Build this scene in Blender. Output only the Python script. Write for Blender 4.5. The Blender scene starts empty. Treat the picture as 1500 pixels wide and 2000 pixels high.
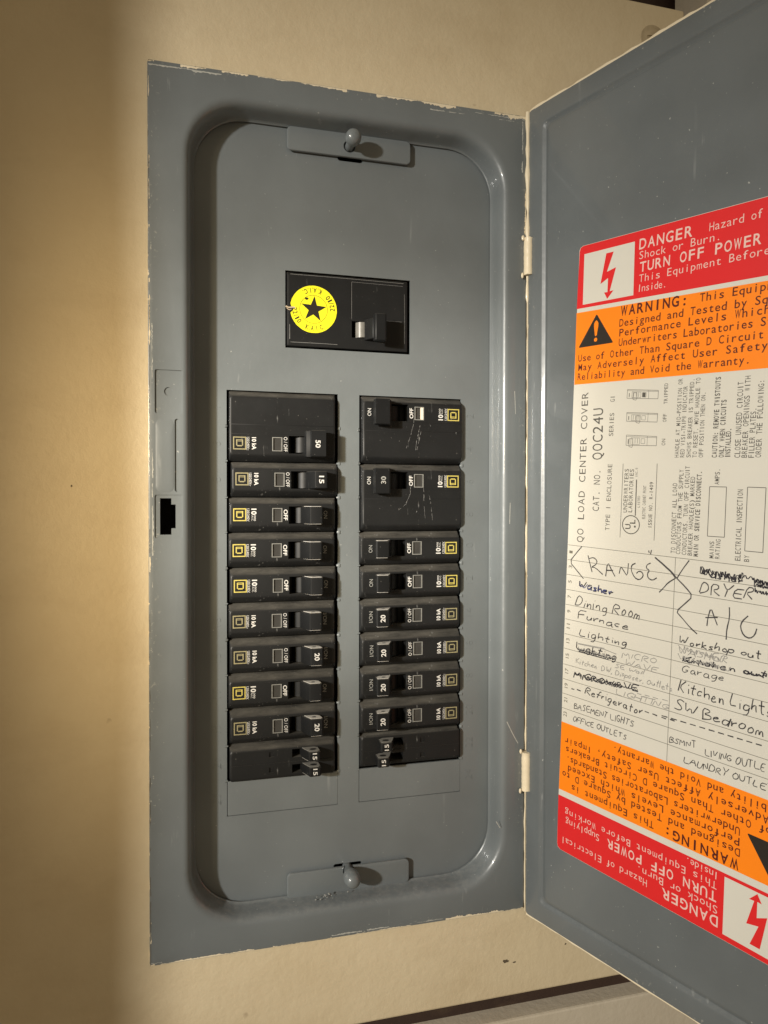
import bpy, bmesh, math, random
from mathutils import Vector, Matrix
random.seed(3)
MM = 0.001
PI = math.pi

# ------------------------------------------------------------------ camera, world, light
scene = bpy.context.scene
cam_d = bpy.data.cameras.new('camera'); cam = bpy.data.objects.new('camera', cam_d)
scene.collection.objects.link(cam)
cam.location = (-14.922*MM, -387.84*MM, -59.845*MM)
Rz = Matrix.Rotation(-0.2565143, 3, 'Z'); Rx = Matrix.Rotation(-0.0134960, 3, 'X'); Ry = Matrix.Rotation(-0.0016943, 3, 'Y')
Rw = Rz @ Rx @ Ry @ Matrix.Rotation(PI/2, 3, 'X')
cam.rotation_euler = Rw.to_euler()
cam_d.sensor_fit = 'HORIZONTAL'; cam_d.sensor_width = 36; cam_d.lens = 1387/1500*36
cam_d.clip_start = 0.005; cam_d.clip_end = 20
scene.camera = cam

world = bpy.data.worlds.new('World'); scene.world = world; world.use_nodes = True
bg = world.node_tree.nodes['Background']; bg.inputs[0].default_value = (1.0, 0.80, 0.52, 1); bg.inputs[1].default_value = 0.245

def spot(name, loc, aim, watts, color, size, soft, blend=1.0):
    l = bpy.data.lights.new(name, 'SPOT'); l.energy = watts; l.color = color; l.shadow_soft_size = soft
    l.spot_size = math.radians(size); l.spot_blend = blend
    o = bpy.data.objects.new(name, l); scene.collection.objects.link(o); o.location = loc
    o.rotation_euler = (Vector(aim)-Vector(loc)).to_track_quat('-Z', 'Y').to_euler()
    return o
spot('work_lamp', (-0.93, -0.83, 0.17), (0.075, -0.012, -0.115), 76, (1.0, 0.965, 0.90), 38.5, .032)
spot('centre_fill', (-0.90, -0.81, 0.13), (0.058, -0.005, -0.050), 74, (1.0, 0.98, 0.93), 12.5, .030)  # narrow spot added to brighten the middle of the dead front
spot('warm_fill', (-0.755, -0.815, 0.08), (-0.01, -0.012, -0.06), 46, (1.0, 0.77, 0.45), 19, .09)  # warm fill spot added to lift the left wall

scene.view_settings.view_transform = 'Standard'; scene.view_settings.look = 'None'
scene.view_settings.exposure = 0; scene.view_settings.gamma = 1
scene.cycles.max_bounces = 6

# ------------------------------------------------------------------ materials
class NT:
    def __init__(s, name):
        s.m = bpy.data.materials.new(name); s.m.use_nodes = True; s.t = s.m.node_tree
        s.b = s.t.nodes['Principled BSDF']; s.c = None
    def n(s, typ, **kw):
        x = s.t.nodes.new(typ)
        for k, v in kw.items(): setattr(x, k, v)
        return x
    def put(s, sock, v):
        if isinstance(v, bpy.types.NodeSocket): s.t.links.new(v, sock)
        else: sock.default_value = v
    def coord(s):
        if s.c is None: s.c = s.n('ShaderNodeTexCoord').outputs['Object']
        return s.c
    def math(s, op, a, b=0.0, clamp=False):
        x = s.n('ShaderNodeMath', operation=op, use_clamp=clamp); s.put(x.inputs[0], a); s.put(x.inputs[1], b); return x.outputs[0]
    def noise(s, scale, detail=4, rough=.5, stretch=None, loc=None):
        x = s.n('ShaderNodeTexNoise'); v = s.coord()
        if stretch or loc:
            mp = s.n('ShaderNodeMapping'); s.put(mp.inputs['Vector'], v)
            if stretch: mp.inputs['Scale'].default_value = stretch
            if loc: mp.inputs['Location'].default_value = loc
            v = mp.outputs[0]
        s.put(x.inputs['Vector'], v); x.inputs['Scale'].default_value = scale; x.inputs['Detail'].default_value = detail
        x.inputs['Roughness'].default_value = rough
        return x.outputs['Fac']
    def ramp(s, f, a, b):
        x = s.n('ShaderNodeMapRange'); s.put(x.inputs[0], f); x.inputs[1].default_value = a; x.inputs[2].default_value = b; return x.outputs[0]
    def mix(s, f, a, b):
        x = s.n('ShaderNodeMix', data_type='RGBA'); s.put(x.inputs[0], f)
        for i, v in ((6, a), (7, b)): s.put(x.inputs[i], v if isinstance(v, bpy.types.NodeSocket) else (*v, 1) if len(v) == 3 else v)
        return x.outputs[2]
    def bump(s, h, strength=.2, dist=.0003):
        x = s.n('ShaderNodeBump'); s.put(x.inputs['Height'], h); x.inputs['Strength'].default_value = strength; x.inputs['Distance'].default_value = dist
        s.put(s.b.inputs['Normal'], x.outputs[0])
    def xyz(s):
        x = s.n('ShaderNodeSeparateXYZ'); s.put(x.inputs[0], s.coord()); return x.outputs
    def nz(s):
        g = s.n('ShaderNodeNewGeometry'); x = s.n('ShaderNodeSeparateXYZ'); s.put(x.inputs[0], g.outputs['Normal']); return x.outputs[2]

def border(t, rect, lo, hi, amp_scale):
    """0..1 mask near a rectangle's rim (mm), ragged by noise"""
    x, y, z = t.xyz(); x0, x1, z0, z1 = [v*MM for v in rect]
    d = t.math('MINIMUM', t.math('MINIMUM', t.math('SUBTRACT', x, x0), t.math('SUBTRACT', x1, x)),
               t.math('MINIMUM', t.math('SUBTRACT', z, z0), t.math('SUBTRACT', z1, z)))
    n = t.noise(amp_scale, 5, .65)
    thr = t.math('ADD', t.math('MULTIPLY', t.ramp(n, .42, .72), (hi-lo)*MM), lo*MM)
    return t.ramp(t.math('SUBTRACT', thr, d), 0.0, 0.0002)

GREY = (.139, .155, .160); BEIGE = (.66, .555, .375)
def enamel(name, rect=None, lo=.3, hi=2.2, dust=True, tone=1.0):
    t = NT(name); G = tuple(g*tone for g in GREY)
    n1 = t.noise(18, 5); col = t.mix(t.ramp(n1, .35, .65), tuple(g*.91 for g in G), tuple(g*1.09 for g in G))
    sc = t.ramp(t.noise(260, 4, .6, stretch=(1, 1, .16)), .66, .74)
    patch = t.ramp(t.noise(30, 3, .6, loc=(.3, .1, .7)), .50, .66)
    col = t.mix(t.math('MULTIPLY', t.math('MULTIPLY', sc, patch), .45), col, (.34, .35, .34))
    if dust:
        up = t.ramp(t.nz(), .25, .95); dn = t.ramp(t.noise(330, 5, .7), .42, .66)
        col = t.mix(t.math('MULTIPLY', t.math('MULTIPLY', up, dn), .16), col, (.42, .41, .37))
    sp_ = t.ramp(t.noise(620, 2, .5), .73, .77)
    col = t.mix(t.math('MULTIPLY', sp_, .6), col, (.50, .50, .46))
    s2 = t.math('MULTIPLY', t.ramp(t.noise(150, 3, .5, stretch=(1, 1, .05), loc=(.5, 0, .3)), .66, .70), t.ramp(t.noise(20, 3, .5, loc=(.1, .7, .3)), .52, .60))
    col = t.mix(t.math('MULTIPLY', s2, .28), col, (.36, .37, .36))
    if rect:
        m = border(t, rect, lo, hi, 210); col = t.mix(m, col, BEIGE)
        # pale scuffs and chips close to the rim
        x, y, z = t.xyz(); x0, x1, z0, z1 = [v*MM for v in rect]
        d = t.math('MINIMUM', t.math('MINIMUM', t.math('SUBTRACT', x, x0), t.math('SUBTRACT', x1, x)), t.math('MINIMUM', t.math('SUBTRACT', z, z0), t.math('SUBTRACT', z1, z)))
        near = t.ramp(d, .0075, .001); ch = t.ramp(t.noise(420, 4, .65), .60, .66); pz = t.ramp(t.noise(28, 3, .6, loc=(.9, .2, .4)), .46, .60)
        col = t.mix(t.math('MULTIPLY', t.math('MULTIPLY', t.math('MULTIPLY', near, ch), pz), .75), col, (.44, .43, .37))
        dk = t.ramp(t.noise(160, 4, .7, loc=(.4, .8, .1)), .56, .62); edge = t.ramp(d, .0012, .0004)
        col = t.mix(t.math('MULTIPLY', t.math('MULTIPLY', dk, edge), .8), col, (.05, .045, .035))
    t.put(t.b.inputs['Base Color'], col)
    t.put(t.b.inputs['Roughness'], t.math('ADD', t.math('MULTIPLY', t.noise(26, 6, .6), .42), .18))
    t.b.inputs['Coat Weight'].default_value = .35; t.b.inputs['Coat Roughness'].default_value = .06
    t.bump(t.math('ADD', t.noise(240, 3), t.math('MULTIPLY', t.noise(35, 2), 1.6)), .22, .00035)
    return t.m
M_front = enamel('grey_enamel_dead_front')
M_trim = enamel('grey_enamel_trim', (-39.2, 168.4, -296.2, 161.8), -.5, 1.5)
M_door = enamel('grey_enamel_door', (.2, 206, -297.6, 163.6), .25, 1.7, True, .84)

def wallmat(name, base, dark):
    t = NT(name)
    col = t.mix(t.ramp(t.math('ADD', t.math('MULTIPLY', t.noise(9, 6, .6), .6), t.math('MULTIPLY', t.noise(45, 5, .7), .4)), .3, .7), dark, base)
    spots = t.ramp(t.noise(48, 3, .55), .735, .77); col = t.mix(t.math('MULTIPLY', spots, .45), col, (.16, .10, .05))
    smud = t.ramp(t.noise(7, 5, .7, stretch=(1, 1, 2.2), loc=(2, 1, 4)), .5, .8); col = t.mix(t.math('MULTIPLY', smud, .30), col, (.34, .24, .13))
    t.put(t.b.inputs['Base Color'], col); t.b.inputs['Roughness'].default_value = .55
    t.bump(t.math('ADD', t.noise(230, 4, .65), t.math('MULTIPLY', t.noise(22, 3), 2.2)), .5, .0007)
    return t.m
M_wall = wallmat('beige_wall_paint', (.665, .565, .385), (.60, .49, .315))
M_lower = wallmat('pale_board_paint', (.56, .50, .40), (.50, .44, .34))

def plain(name, col, rough=.5, coat=0, nz=.06, scale=200, metal=0):
    t = NT(name); f = t.noise(scale, 3)
    t.put(t.b.inputs['Base Color'], t.mix(f, tuple(c*(1-nz) for c in col), tuple(min(1, c*(1+nz)) for c in col)))
    t.b.inputs['Roughness'].default_value = rough; t.b.inputs['Coat Weight'].default_value = coat; t.b.inputs['Metallic'].default_value = metal
    return t.m
def bakelite(name, base, dustc=.36, scr=.5):
    t = NT(name)
    col = t.mix(t.noise(70, 4), tuple(c*.8 for c in base), tuple(c*1.3 for c in base))
    up = t.ramp(t.nz(), .30, .85); dn = t.ramp(t.noise(110, 7, .7, stretch=(.35, 1, 1)), .25, .72)
    col = t.mix(t.math('MULTIPLY', t.math('MULTIPLY', up, dn), dustc), col, (.30, .28, .24))
    s1 = t.ramp(t.noise(330, 4, .7, stretch=(1, 1, .12)), .64, .70); pt = t.ramp(t.noise(45, 3, .5, loc=(.2, .6, .1)), .48, .62)
    col = t.mix(t.math('MULTIPLY', t.math('MULTIPLY', s1, pt), scr), col, (.25, .25, .24))
    sp_ = t.ramp(t.noise(900, 2, .5), .72, .77); col = t.mix(t.math('MULTIPLY', sp_, .35), col, (.28, .26, .23))
    t.put(t.b.inputs['Base Color'], col)
    t.put(t.b.inputs['Roughness'], t.math('ADD', t.math('MULTIPLY', t.noise(90, 4), .22), .34)); t.b.inputs['Specular IOR Level'].default_value = .30
    t.bump(t.noise(500, 3), .12, .0001)
    return t.m
M_black = bakelite('black_breaker_plastic', (.0095, .0100, .0104))
M_handle = bakelite('black_handle_plastic', (.009, .0095, .010), .25, .15)
M_handle.node_tree.nodes['Principled BSDF'].inputs['Specular IOR Level'].default_value = .2
M_hole = plain('dark_cavity', (.006, .006, .006), .8)
M_end = bakelite('pale_handle_end', (.50, .485, .45), .1, .0)
M_endgrey = bakelite('grey_handle_end', (.20, .195, .18), .1, .0)
M_white = plain('white_print', (.60, .59, .56), .5, nz=.12, scale=1500)
M_dimwhite = plain('worn_print', (.30, .30, .28), .5, nz=.5, scale=2500)
M_yel = plain('yellow_print', (.50, .42, .10), .5, nz=.25, scale=900)
M_olive = plain('tan_print', (.27, .24, .13), .5, nz=.25, scale=900)
M_window = plain('smoky_window', (.040, .039, .037), .12, coat=.6, nz=.2)
M_windowrim = plain('window_rim', (.22, .22, .205), .2, coat=.6, nz=.3, scale=600)
M_flagwhite = plain('white_flag', (.78, .70, .55), .4)
M_sticker = plain('yellow_sticker', (.86, .80, .02), .45)
M_ink = plain('black_ink', (.018, .014, .010), .45)
M_beige = plain('beige_paint_bead', (.74, .64, .46), .4, coat=.2, nz=.08, scale=120)
M_paper = plain('cream_label_sheet', (.62, .595, .52), .45, coat=.06, nz=.03, scale=40)
M_red = plain('red_label_ink', (.66, .014, .016), .45, coat=.06, nz=.05, scale=60)
M_orange = plain('orange_label_ink', (.92, .225, .002), .45, coat=.06, nz=.04, scale=60)
M_pink = plain('knocked_out_lettering', (.74, .50, .44), .45)
M_maroon = plain('dark_lettering', (.085, .010, .005), .45)
M_print = plain('grey_black_print', (.085, .080, .068), .5)
M_line = plain('thin_printed_rule', (.16, .15, .12), .5)
M_pen = [plain('black_ballpoint', (.050, .047, .047), .5, nz=.4, scale=400), plain('black_marker', (.020, .018, .024), .5, nz=.3, scale=400),
         plain('grey_pencil', (.27, .26, .24), .5, nz=.35, scale=500), plain('blue_ballpoint', (.035, .045, .17), .5, nz=.3, scale=400)]
M_scuff_glint = plain('pale_scuff_glint', (.16, .16, .155), .6, nz=.6, scale=1500)
M_box = plain('dark_steel_box', (.012, .012, .012), .7)
M_brown = wallmat('dark_brown_timber', (.05, .026, .018), (.03, .017, .012))

# ------------------------------------------------------------------ mesh helpers (mm in, metres out)
# trim, wall and door: refined size and depth of the pressed frame relative to the dead front
KF = .9933
OFF = Vector((-14.922, -387.84, -59.845))*(1-KF)*MM
FR = Matrix.Translation(OFF) @ Matrix.Scale(KF, 4); SCL = Matrix.Scale(KF, 4); CUR = Matrix.Identity(4)
def link(name, me, mats, parent=None, loc=None, rot=None, kind=None):
    o = bpy.data.objects.new(name, me); scene.collection.objects.link(o)
    if me is not None and mats is not None and not me.materials:
        for m in (mats if isinstance(mats, (list, tuple)) else [mats]): me.materials.append(m)
    if parent: o.parent = parent
    if loc: o.location = [v*MM for v in loc]
    if rot: o.rotation_euler = rot
    if kind: o['kind'] = kind
    return o
def tomesh(name, bm, smooth=None):
    me = bpy.data.meshes.new(name); bmesh.ops.recalc_face_normals(bm, faces=bm.faces) if smooth is not False else None
    bm.to_mesh(me); bm.free()
    me.transform(CUR @ Matrix.Scale(MM, 4))
    if smooth:
        for p in me.polygons: p.use_smooth = True
        me.set_sharp_from_angle(angle=math.radians(smooth))
    return me
def thing(name, label, cat, loc=(0, 0, 0), rot=None, group=None):
    o = bpy.data.objects.new(name, None); scene.collection.objects.link(o); o.empty_display_size = .01
    o.location = [v*MM for v in loc]
    if rot: o.rotation_euler = rot
    o['label'] = label; o['category'] = cat
    if group: o['group'] = group
    return o
def box(bm, x0, x1, y0, y1, z0, z1):
    v = [bm.verts.new((x, y, z)) for x in (x0, x1) for y in (y0, y1) for z in (z0, z1)]
    for f in ((0, 1, 3, 2), (4, 6, 7, 5), (0, 4, 5, 1), (2, 3, 7, 6), (0, 2, 6, 4), (1, 5, 7, 3)): bm.faces.new([v[i] for i in f])
def rr(x0, x1, z0, z1, r, n=6):
    out = []
    for cx, cz, a0 in ((x1-r, z1-r, 0), (x0+r, z1-r, 90), (x0+r, z0+r, 180), (x1-r, z0+r, 270)):
        for i in range(n+1):
            a = math.radians(a0+90*i/n); out.append((cx+r*math.cos(a), cz+r*math.sin(a)))
    return out
def loft(bm, loops, cap0=False, cap1=True, closed=False):
    rings = [[bm.verts.new((x, y, z)) for x, z in pts] for pts, y in loops]
    n = len(rings[0])
    pairs = list(zip(rings, rings[1:])) + ([(rings[-1], rings[0])] if closed else [])
    for a, b in pairs:
        for i in range(n): bm.faces.new((a[i], a[(i+1) % n], b[(i+1) % n], b[i]))
    if cap0: bm.faces.new(rings[0][::-1])
    if cap1: bm.faces.new(rings[-1])
def prism(bm, pts, y0, y1):            # outline in XZ
    loft(bm, [(pts, y0), (pts, y1)], True, True)
def prism_z(bm, pts, z0, z1):          # outline in XY
    a = [bm.verts.new((x, y, z0)) for x, y in pts]; b = [bm.verts.new((x, y, z1)) for x, y in pts]; n = len(pts)
    for i in range(n): bm.faces.new((a[i], a[(i+1) % n], b[(i+1) % n], b[i]))
    bm.faces.new(a[::-1]); bm.faces.new(b)
def flat(bm, pts, y):
    bm.faces.new([bm.verts.new((x, y, z)) for x, z in pts])
def lathe(bm, c, prof, n=20):          # axis along Y, prof = [(r, y)]
    rings = [[bm.verts.new((c[0]+r*math.cos(2*PI*i/n), y, c[1]+r*math.sin(2*PI*i/n))) for i in range(n)] for r, y in prof]
    for a, b in zip(rings, rings[1:]):
        for i in range(n): bm.faces.new((a[i], a[(i+1) % n], b[(i+1) % n], b[i]))
    bm.faces.new(rings[0]); bm.faces.new(rings[-1])
def boolean(me, cutters, op='DIFFERENCE'):
    """cutters: list of bmesh builders; returns a new mesh"""
    o = bpy.data.objects.new('work', me); scene.collection.objects.link(o); tmp = [o]
    for c in cutters:
        b = bmesh.new(); c(b); bmesh.ops.recalc_face_normals(b, faces=b.faces)
        cm = bpy.data.meshes.new('cut'); b.to_mesh(cm); b.free(); cm.transform(CUR @ Matrix.Scale(MM, 4))
        co = bpy.data.objects.new('cut', cm); scene.collection.objects.link(co); tmp.append(co)
        md = o.modifiers.new('b', 'BOOLEAN'); md.operation = op; md.solver = 'EXACT'; md.object = co
    dg = bpy.context.evaluated_depsgraph_get(); dg.update()
    res = bpy.data.meshes.new_from_object(o.evaluated_get(dg)); res.name = me.name
    for t in tmp:
        d = t.data; bpy.data.objects.remove(t)
        bpy.data.meshes.remove(d)
    return res
def resmooth(me, ang):
    for p in me.polygons: p.use_smooth = True
    me.set_sharp_from_angle(angle=math.radians(ang)); return me

# ---- printed lettering: flat faces a hair above the sheet
_tc = {}
def glyphs(s, bold=0.0, space=1.0):
    key = (s, bold, space)
    if key not in _tc:
        cu = bpy.data.curves.new('t', 'FONT'); cu.body = s; cu.size = 1; cu.offset = bold; cu.space_character = space; cu.resolution_u = 3
        o = bpy.data.objects.new('t', cu); scene.collection.objects.link(o)
        dg = bpy.context.evaluated_depsgraph_get(); me = bpy.data.meshes.new_from_object(o.evaluated_get(dg))
        vs = [(v.co.x, v.co.y) for v in me.vertices]; fs = [tuple(p.vertices) for p in me.polygons]
        bpy.data.objects.remove(o); bpy.data.curves.remove(cu); bpy.data.meshes.remove(me)
        _tc[key] = (vs, fs)
    return _tc[key]
CAP = max(v[1] for v in glyphs('H')[0])
def text(bm, s, p0, p1, h, y, bold=0.0, space=1.0, flip=False):
    """lettering with cap height h whose baseline runs p0 -> p1 (in the XZ plane) at depth y"""
    vs, fs = glyphs(s, bold, space); x0 = min(v[0] for v in vs); x1 = max(v[0] for v in vs)
    dx, dz = p1[0]-p0[0], p1[1]-p0[1]; L = math.hypot(dx, dz); ux, uz = dx/L, dz/L; k = h/CAP
    nv = [bm.verts.new((p0[0]+(x-x0)/(x1-x0)*dx-uz*yy*k, y, p0[1]+(x-x0)/(x1-x0)*dz+ux*yy*k)) for x, yy in vs]
    for f in fs:
        try: bm.faces.new([nv[i] for i in f])
        except ValueError: pass
def mono(bm, s, p0, p1, h, y, bold=0.0, fill=.80):
    """evenly pitched stencil-guide lettering: each letter in its own cell"""
    dx, dz = p1[0]-p0[0], p1[1]-p0[1]; L = math.hypot(dx, dz); ux, uz = dx/L, dz/L; n = len(s); cell = L/(n-1+fill); k = h/CAP
    for i, ch in enumerate(s):
        if ch == ' ': continue
        vs, fs = glyphs(ch, bold); x0 = min(v[0] for v in vs); x1 = max(v[0] for v in vs); w = (x1-x0)*k
        w2 = min(w*1.05, cell*fill) if ch in 'iIl.,:1' else min(max(w*1.05, cell*fill*.86), cell*fill)
        c = cell*(i+fill/2); a = (p0[0]+ux*(c-w2/2), p0[1]+uz*(c-w2/2)); b = (p0[0]+ux*(c+w2/2), p0[1]+uz*(c+w2/2))
        text(bm, ch, a, b, h, y, bold)
def text3d(bm, s, c, h, y0, y1, ang=90, bold=0.0):
    """small raised (embossed) lettering centred on c"""
    vs, fs = glyphs(s, bold); x0 = min(v[0] for v in vs); x1 = max(v[0] for v in vs); k = h/CAP; a = math.radians(ang)
    def pos(x, yy):
        px, pz = (x-(x0+x1)/2)*k, (yy-CAP/2)*k; return c[0]+px*math.cos(a)-pz*math.sin(a), c[1]+px*math.sin(a)+pz*math.cos(a)
    nv = []
    for x, yy in vs:
        X, Z = pos(x, yy); nv.append(bm.verts.new((X, y1, Z)))
    fl = []
    for f in fs:
        try: fl.append(bm.faces.new([nv[i] for i in f]))
        except ValueError: pass
    r = bmesh.ops.extrude_face_region(bm, geom=fl)
    for e in r['geom']:
        if isinstance(e, bmesh.types.BMVert): e.co.y = y0

# ---- a pen-stroke alphabet for the handwriting
SF = {
'A': ['0,0 .35,1 .7,0', '.13,.38 .58,.38'], 'B': ['0,0 0,1 .45,.95 .5,.7 .05,.54 .55,.42 .55,.1 0,0'], 'C': ['.6,.85 .35,1 .05,.7 .05,.3 .3,0 .6,.15'],
'D': ['0,0 .03,1 .45,.85 .6,.5 .45,.12 0,0'], 'E': ['.55,1 0,1 0,0 .58,.02', '0,.52 .45,.52'], 'F': ['.55,1 0,1 0,0', '0,.52 .42,.52'],
'G': ['.6,.85 .35,1 .05,.65 .1,.2 .35,0 .6,.2 .6,.45 .35,.42'], 'H': ['0,0 0,1', '.55,0 .55,1', '0,.5 .55,.5'], 'I': ['.1,0 .1,1'],
'K': ['0,0 0,1', '.5,1 .02,.45 .55,0'], 'L': ['0,1 0,0 .55,.02'], 'M': ['0,0 .1,1 .38,.35 .65,1 .75,0'], 'N': ['0,0 .03,1 .52,.03 .57,1'],
'O': ['.3,1 .03,.65 .08,.2 .35,0 .6,.35 .55,.8 .3,1'], 'P': ['0,0 0,1 .45,.95 .5,.65 .05,.48'], 'R': ['0,0 0,1 .45,.95 .48,.65 .05,.5 .58,0'],
'S': ['.55,.88 .3,1 .05,.78 .5,.38 .42,.05 .02,.1'], 'T': ['.3,0 .3,1', '0,1 .62,1'], 'U': ['0,1 .03,.2 .25,0 .5,.15 .55,1'], 'V': ['0,1 .3,0 .6,1'],
'W': ['0,1 .18,0 .4,.7 .58,0 .8,1'], 'Y': ['0,1 .3,.5 .6,1', '.3,.5 .22,0'],
'a': ['.42,.5 .15,.55 .02,.25 .15,0 .4,.15 .44,.52 .42,0 .52,.04'], 'b': ['0,1 0,0 .35,.02 .42,.35 .05,.5'], 'c': ['.4,.48 .15,.52 .02,.22 .18,0 .42,.1'],
'd': ['.42,.45 .12,.5 .02,.2 .18,0 .4,.15 .45,1 .44,0'], 'e': ['.03,.27 .38,.32 .3,.53 .08,.45 .03,.15 .2,0 .45,.1'], 'f': ['.4,.95 .2,.95 .15,0', '0,.5 .35,.5'],
'g': ['.4,.48 .12,.52 .03,.2 .2,.02 .4,.2 .43,.5 .4,-.3 .12,-.35'], 'h': ['0,1 0,0 .05,.4 .28,.52 .36,.3 .38,0'], 'i': ['.06,.5 .08,0', '.08,.74 .1,.7'],
'k': ['0,1 0,0', '.34,.55 .02,.25 .4,0'], 'l': ['.05,1 .06,0'], 'm': ['0,0 .02,.5 .18,.5 .22,0 .26,.45 .42,.5 .46,0'], 'n': ['0,.5 .03,0 .08,.42 .28,.5 .34,0'],
'o': ['.2,.53 .02,.3 .12,0 .36,.1 .38,.4 .2,.53'], 'p': ['0,.5 0,-.4', '0,.4 .28,.55 .4,.3 .25,.02 .02,.1'], 'r': ['0,.52 .04,0 .08,.38 .3,.52'],
's': ['.32,.48 .08,.5 .05,.32 .3,.2 .25,.02 0,.04'], 't': ['.16,.95 .15,.05 .3,0', '0,.6 .36,.6'], 'u': ['0,.5 .03,.08 .22,0 .36,.15 .36,.5 .4,0'],
'w': ['0,.5 .1,0 .25,.38 .38,0 .52,.5'], 'x': ['0,.5 .35,0', '.35,.5 0,0'], 'y': ['0,.5 .18,.05', '.38,.5 .05,-.4'], ':': ['.05,.4 .06,.36', '.05,.08 .06,.04'],
',': ['.05,.06 0,-.12'], '.': ['.03,.03 .05,0'], '/': ['0,0 .3,1'], '-': ['0,.4 .3,.4'],
'1': ['.15,1 .15,0'], '2': ['.02,.8 .25,1 .45,.75 0,0 .5,.02'], '3': ['.05,.9 .4,.95 .2,.55 .45,.3 .3,0 0,.08'], '5': ['.45,1 .08,1 .05,.55 .4,.5 .4,.1 0,.03'],
'7': ['0,1 .48,1 .15,0'], '9': ['.4,.65 .1,.55 .08,.9 .38,.95 .4,.5 .3,0'], ' ': []}
def ribbon(bm, pts, w, y):
    """one pen stroke: a narrow flat band along a smoothed polyline"""
    if len(pts) > 2:                                      # Chaikin once
        q = [pts[0]]
        for a, b in zip(pts, pts[1:]): q += [(a[0]*.75+b[0]*.25, a[1]*.75+b[1]*.25), (a[0]*.25+b[0]*.75, a[1]*.25+b[1]*.75)]
        pts = q+[pts[-1]]
    L = []
    for i, p in enumerate(pts):
        a = pts[max(0, i-1)]; b = pts[min(len(pts)-1, i+1)]; dx, dz = b[0]-a[0], b[1]-a[1]; l = math.hypot(dx, dz) or 1
        ww = w*.5*random.uniform(.75, 1.15); L.append((bm.verts.new((p[0]-dz/l*ww, y, p[1]+dx/l*ww)), bm.verts.new((p[0]+dz/l*ww, y, p[1]-dx/l*ww))))
    for (a, b), (c, d) in zip(L, L[1:]): bm.faces.new((a, b, d, c))
def write(bm, s, p0, p1, h, w, y, jit=.11):
    adv = []; x = 0
    for ch in s:
        g = SF[ch]; xs = [float(t.split(',')[0]) for st in g for t in st.split()]; wd = (max(xs) if xs else .25)
        adv.append(x); x += wd+(.2 if ch != ' ' else .12)
    tot = x-.2; dx, dz = p1[0]-p0[0], p1[1]-p0[1]; L = math.hypot(dx, dz); ux, uz = dx/L, dz/L; kx = L/tot
    for ch, a in zip(s, adv):
        jz = random.uniform(-.09, .09); js = random.uniform(.85, 1.18); rot = random.uniform(-.13, .13); kw = random.uniform(.88, 1.12)
        for st in SF[ch]:
            pts = []
            for t in st.split():
                px, py = map(float, t.split(',')); px, py = px*kw-rot*(py-.4), py+rot*(px-.25); px = (a+px*1.06+py*.14)*kx+random.uniform(-jit, jit)*h*.5; py = (py*js+jz)*h+random.uniform(-jit, jit)*h*.5
                pts.append((p0[0]+ux*px-uz*py, p0[1]+uz*px+ux*py))
            ribbon(bm, pts, w, y)

WORDS = [('Washer',(37.8,-105.23),(59.42,-106.94),3.73,1),('Washer',(38.13,-105.07),(58.68,-106.69),3.29,3),('Dining Room',(36.5,-115.04),(75.54,-117.32),5.5,0),('Furnace',(37.91,-121.46),(68.64,-123.5),3.86,0),('Lighting',(38.63,-130.88),(68.22,-131.54),3.73,0),('Lighting',(36.66,-138.46),(61.89,-140.02),3.96,1),('MICRO',(65.29,-137.66),(84.73,-137.34),2.56,2),('WAVE',(67.11,-141.32),(85.34,-141.47),2.79,2),('SE Wall',(61.55,-143.67),(77.87,-143.9),2.09,2),('Kitchen: DW, Disposer, Outlets',(36.62,-145.82),(93.07,-148.76),2.85,2),('MICROWAVE',(35.13,-154.02),(74.58,-152.8),2.99,1),('LIGHTING',(62.16,-156.9),(91.13,-157.8),2.69,2),('Refrigerator',(42.78,-161.01),(77.07,-164.03),4.17,0),('BASEMENT LIGHTS',(35.64,-170.29),(72.28,-171.07),3.04,0),('OFFICE OUTLETS',(34.82,-177.42),(68.38,-178.4),2.68,0),('Washer',(106.25,-92.71),(126.25,-94.77),3.6,1),('DRYER',(106.97,-100.8),(131.17,-101.28),4.96,0),('Workshop out l',(96.55,-125.61),(137.69,-126.28),3.24,0),('WASHER',(96.58,-130.39),(119.53,-130.7),2.99,2),('Kitchen out',(98.7,-133.66),(136.56,-133.63),2.86,1),('Garage',(98.0,-138.7),(118.23,-138.81),3.14,0),('Kitchen Lights',(96.74,-148.06),(138.73,-149.65),5.07,0),('SW Bedroom',(94.5,-157.14),(135.76,-158.68),4.64,0),('BSMNT',(92.2,-173.12),(105.53,-172.44),2.92,0),('LIVING OUTLETS',(109.9,-174.07),(142.28,-173.36),2.98,0),('LAUNDRY OUTLETS',(99.7,-180.61),(143.0,-181.0),2.98,0)]
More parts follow.
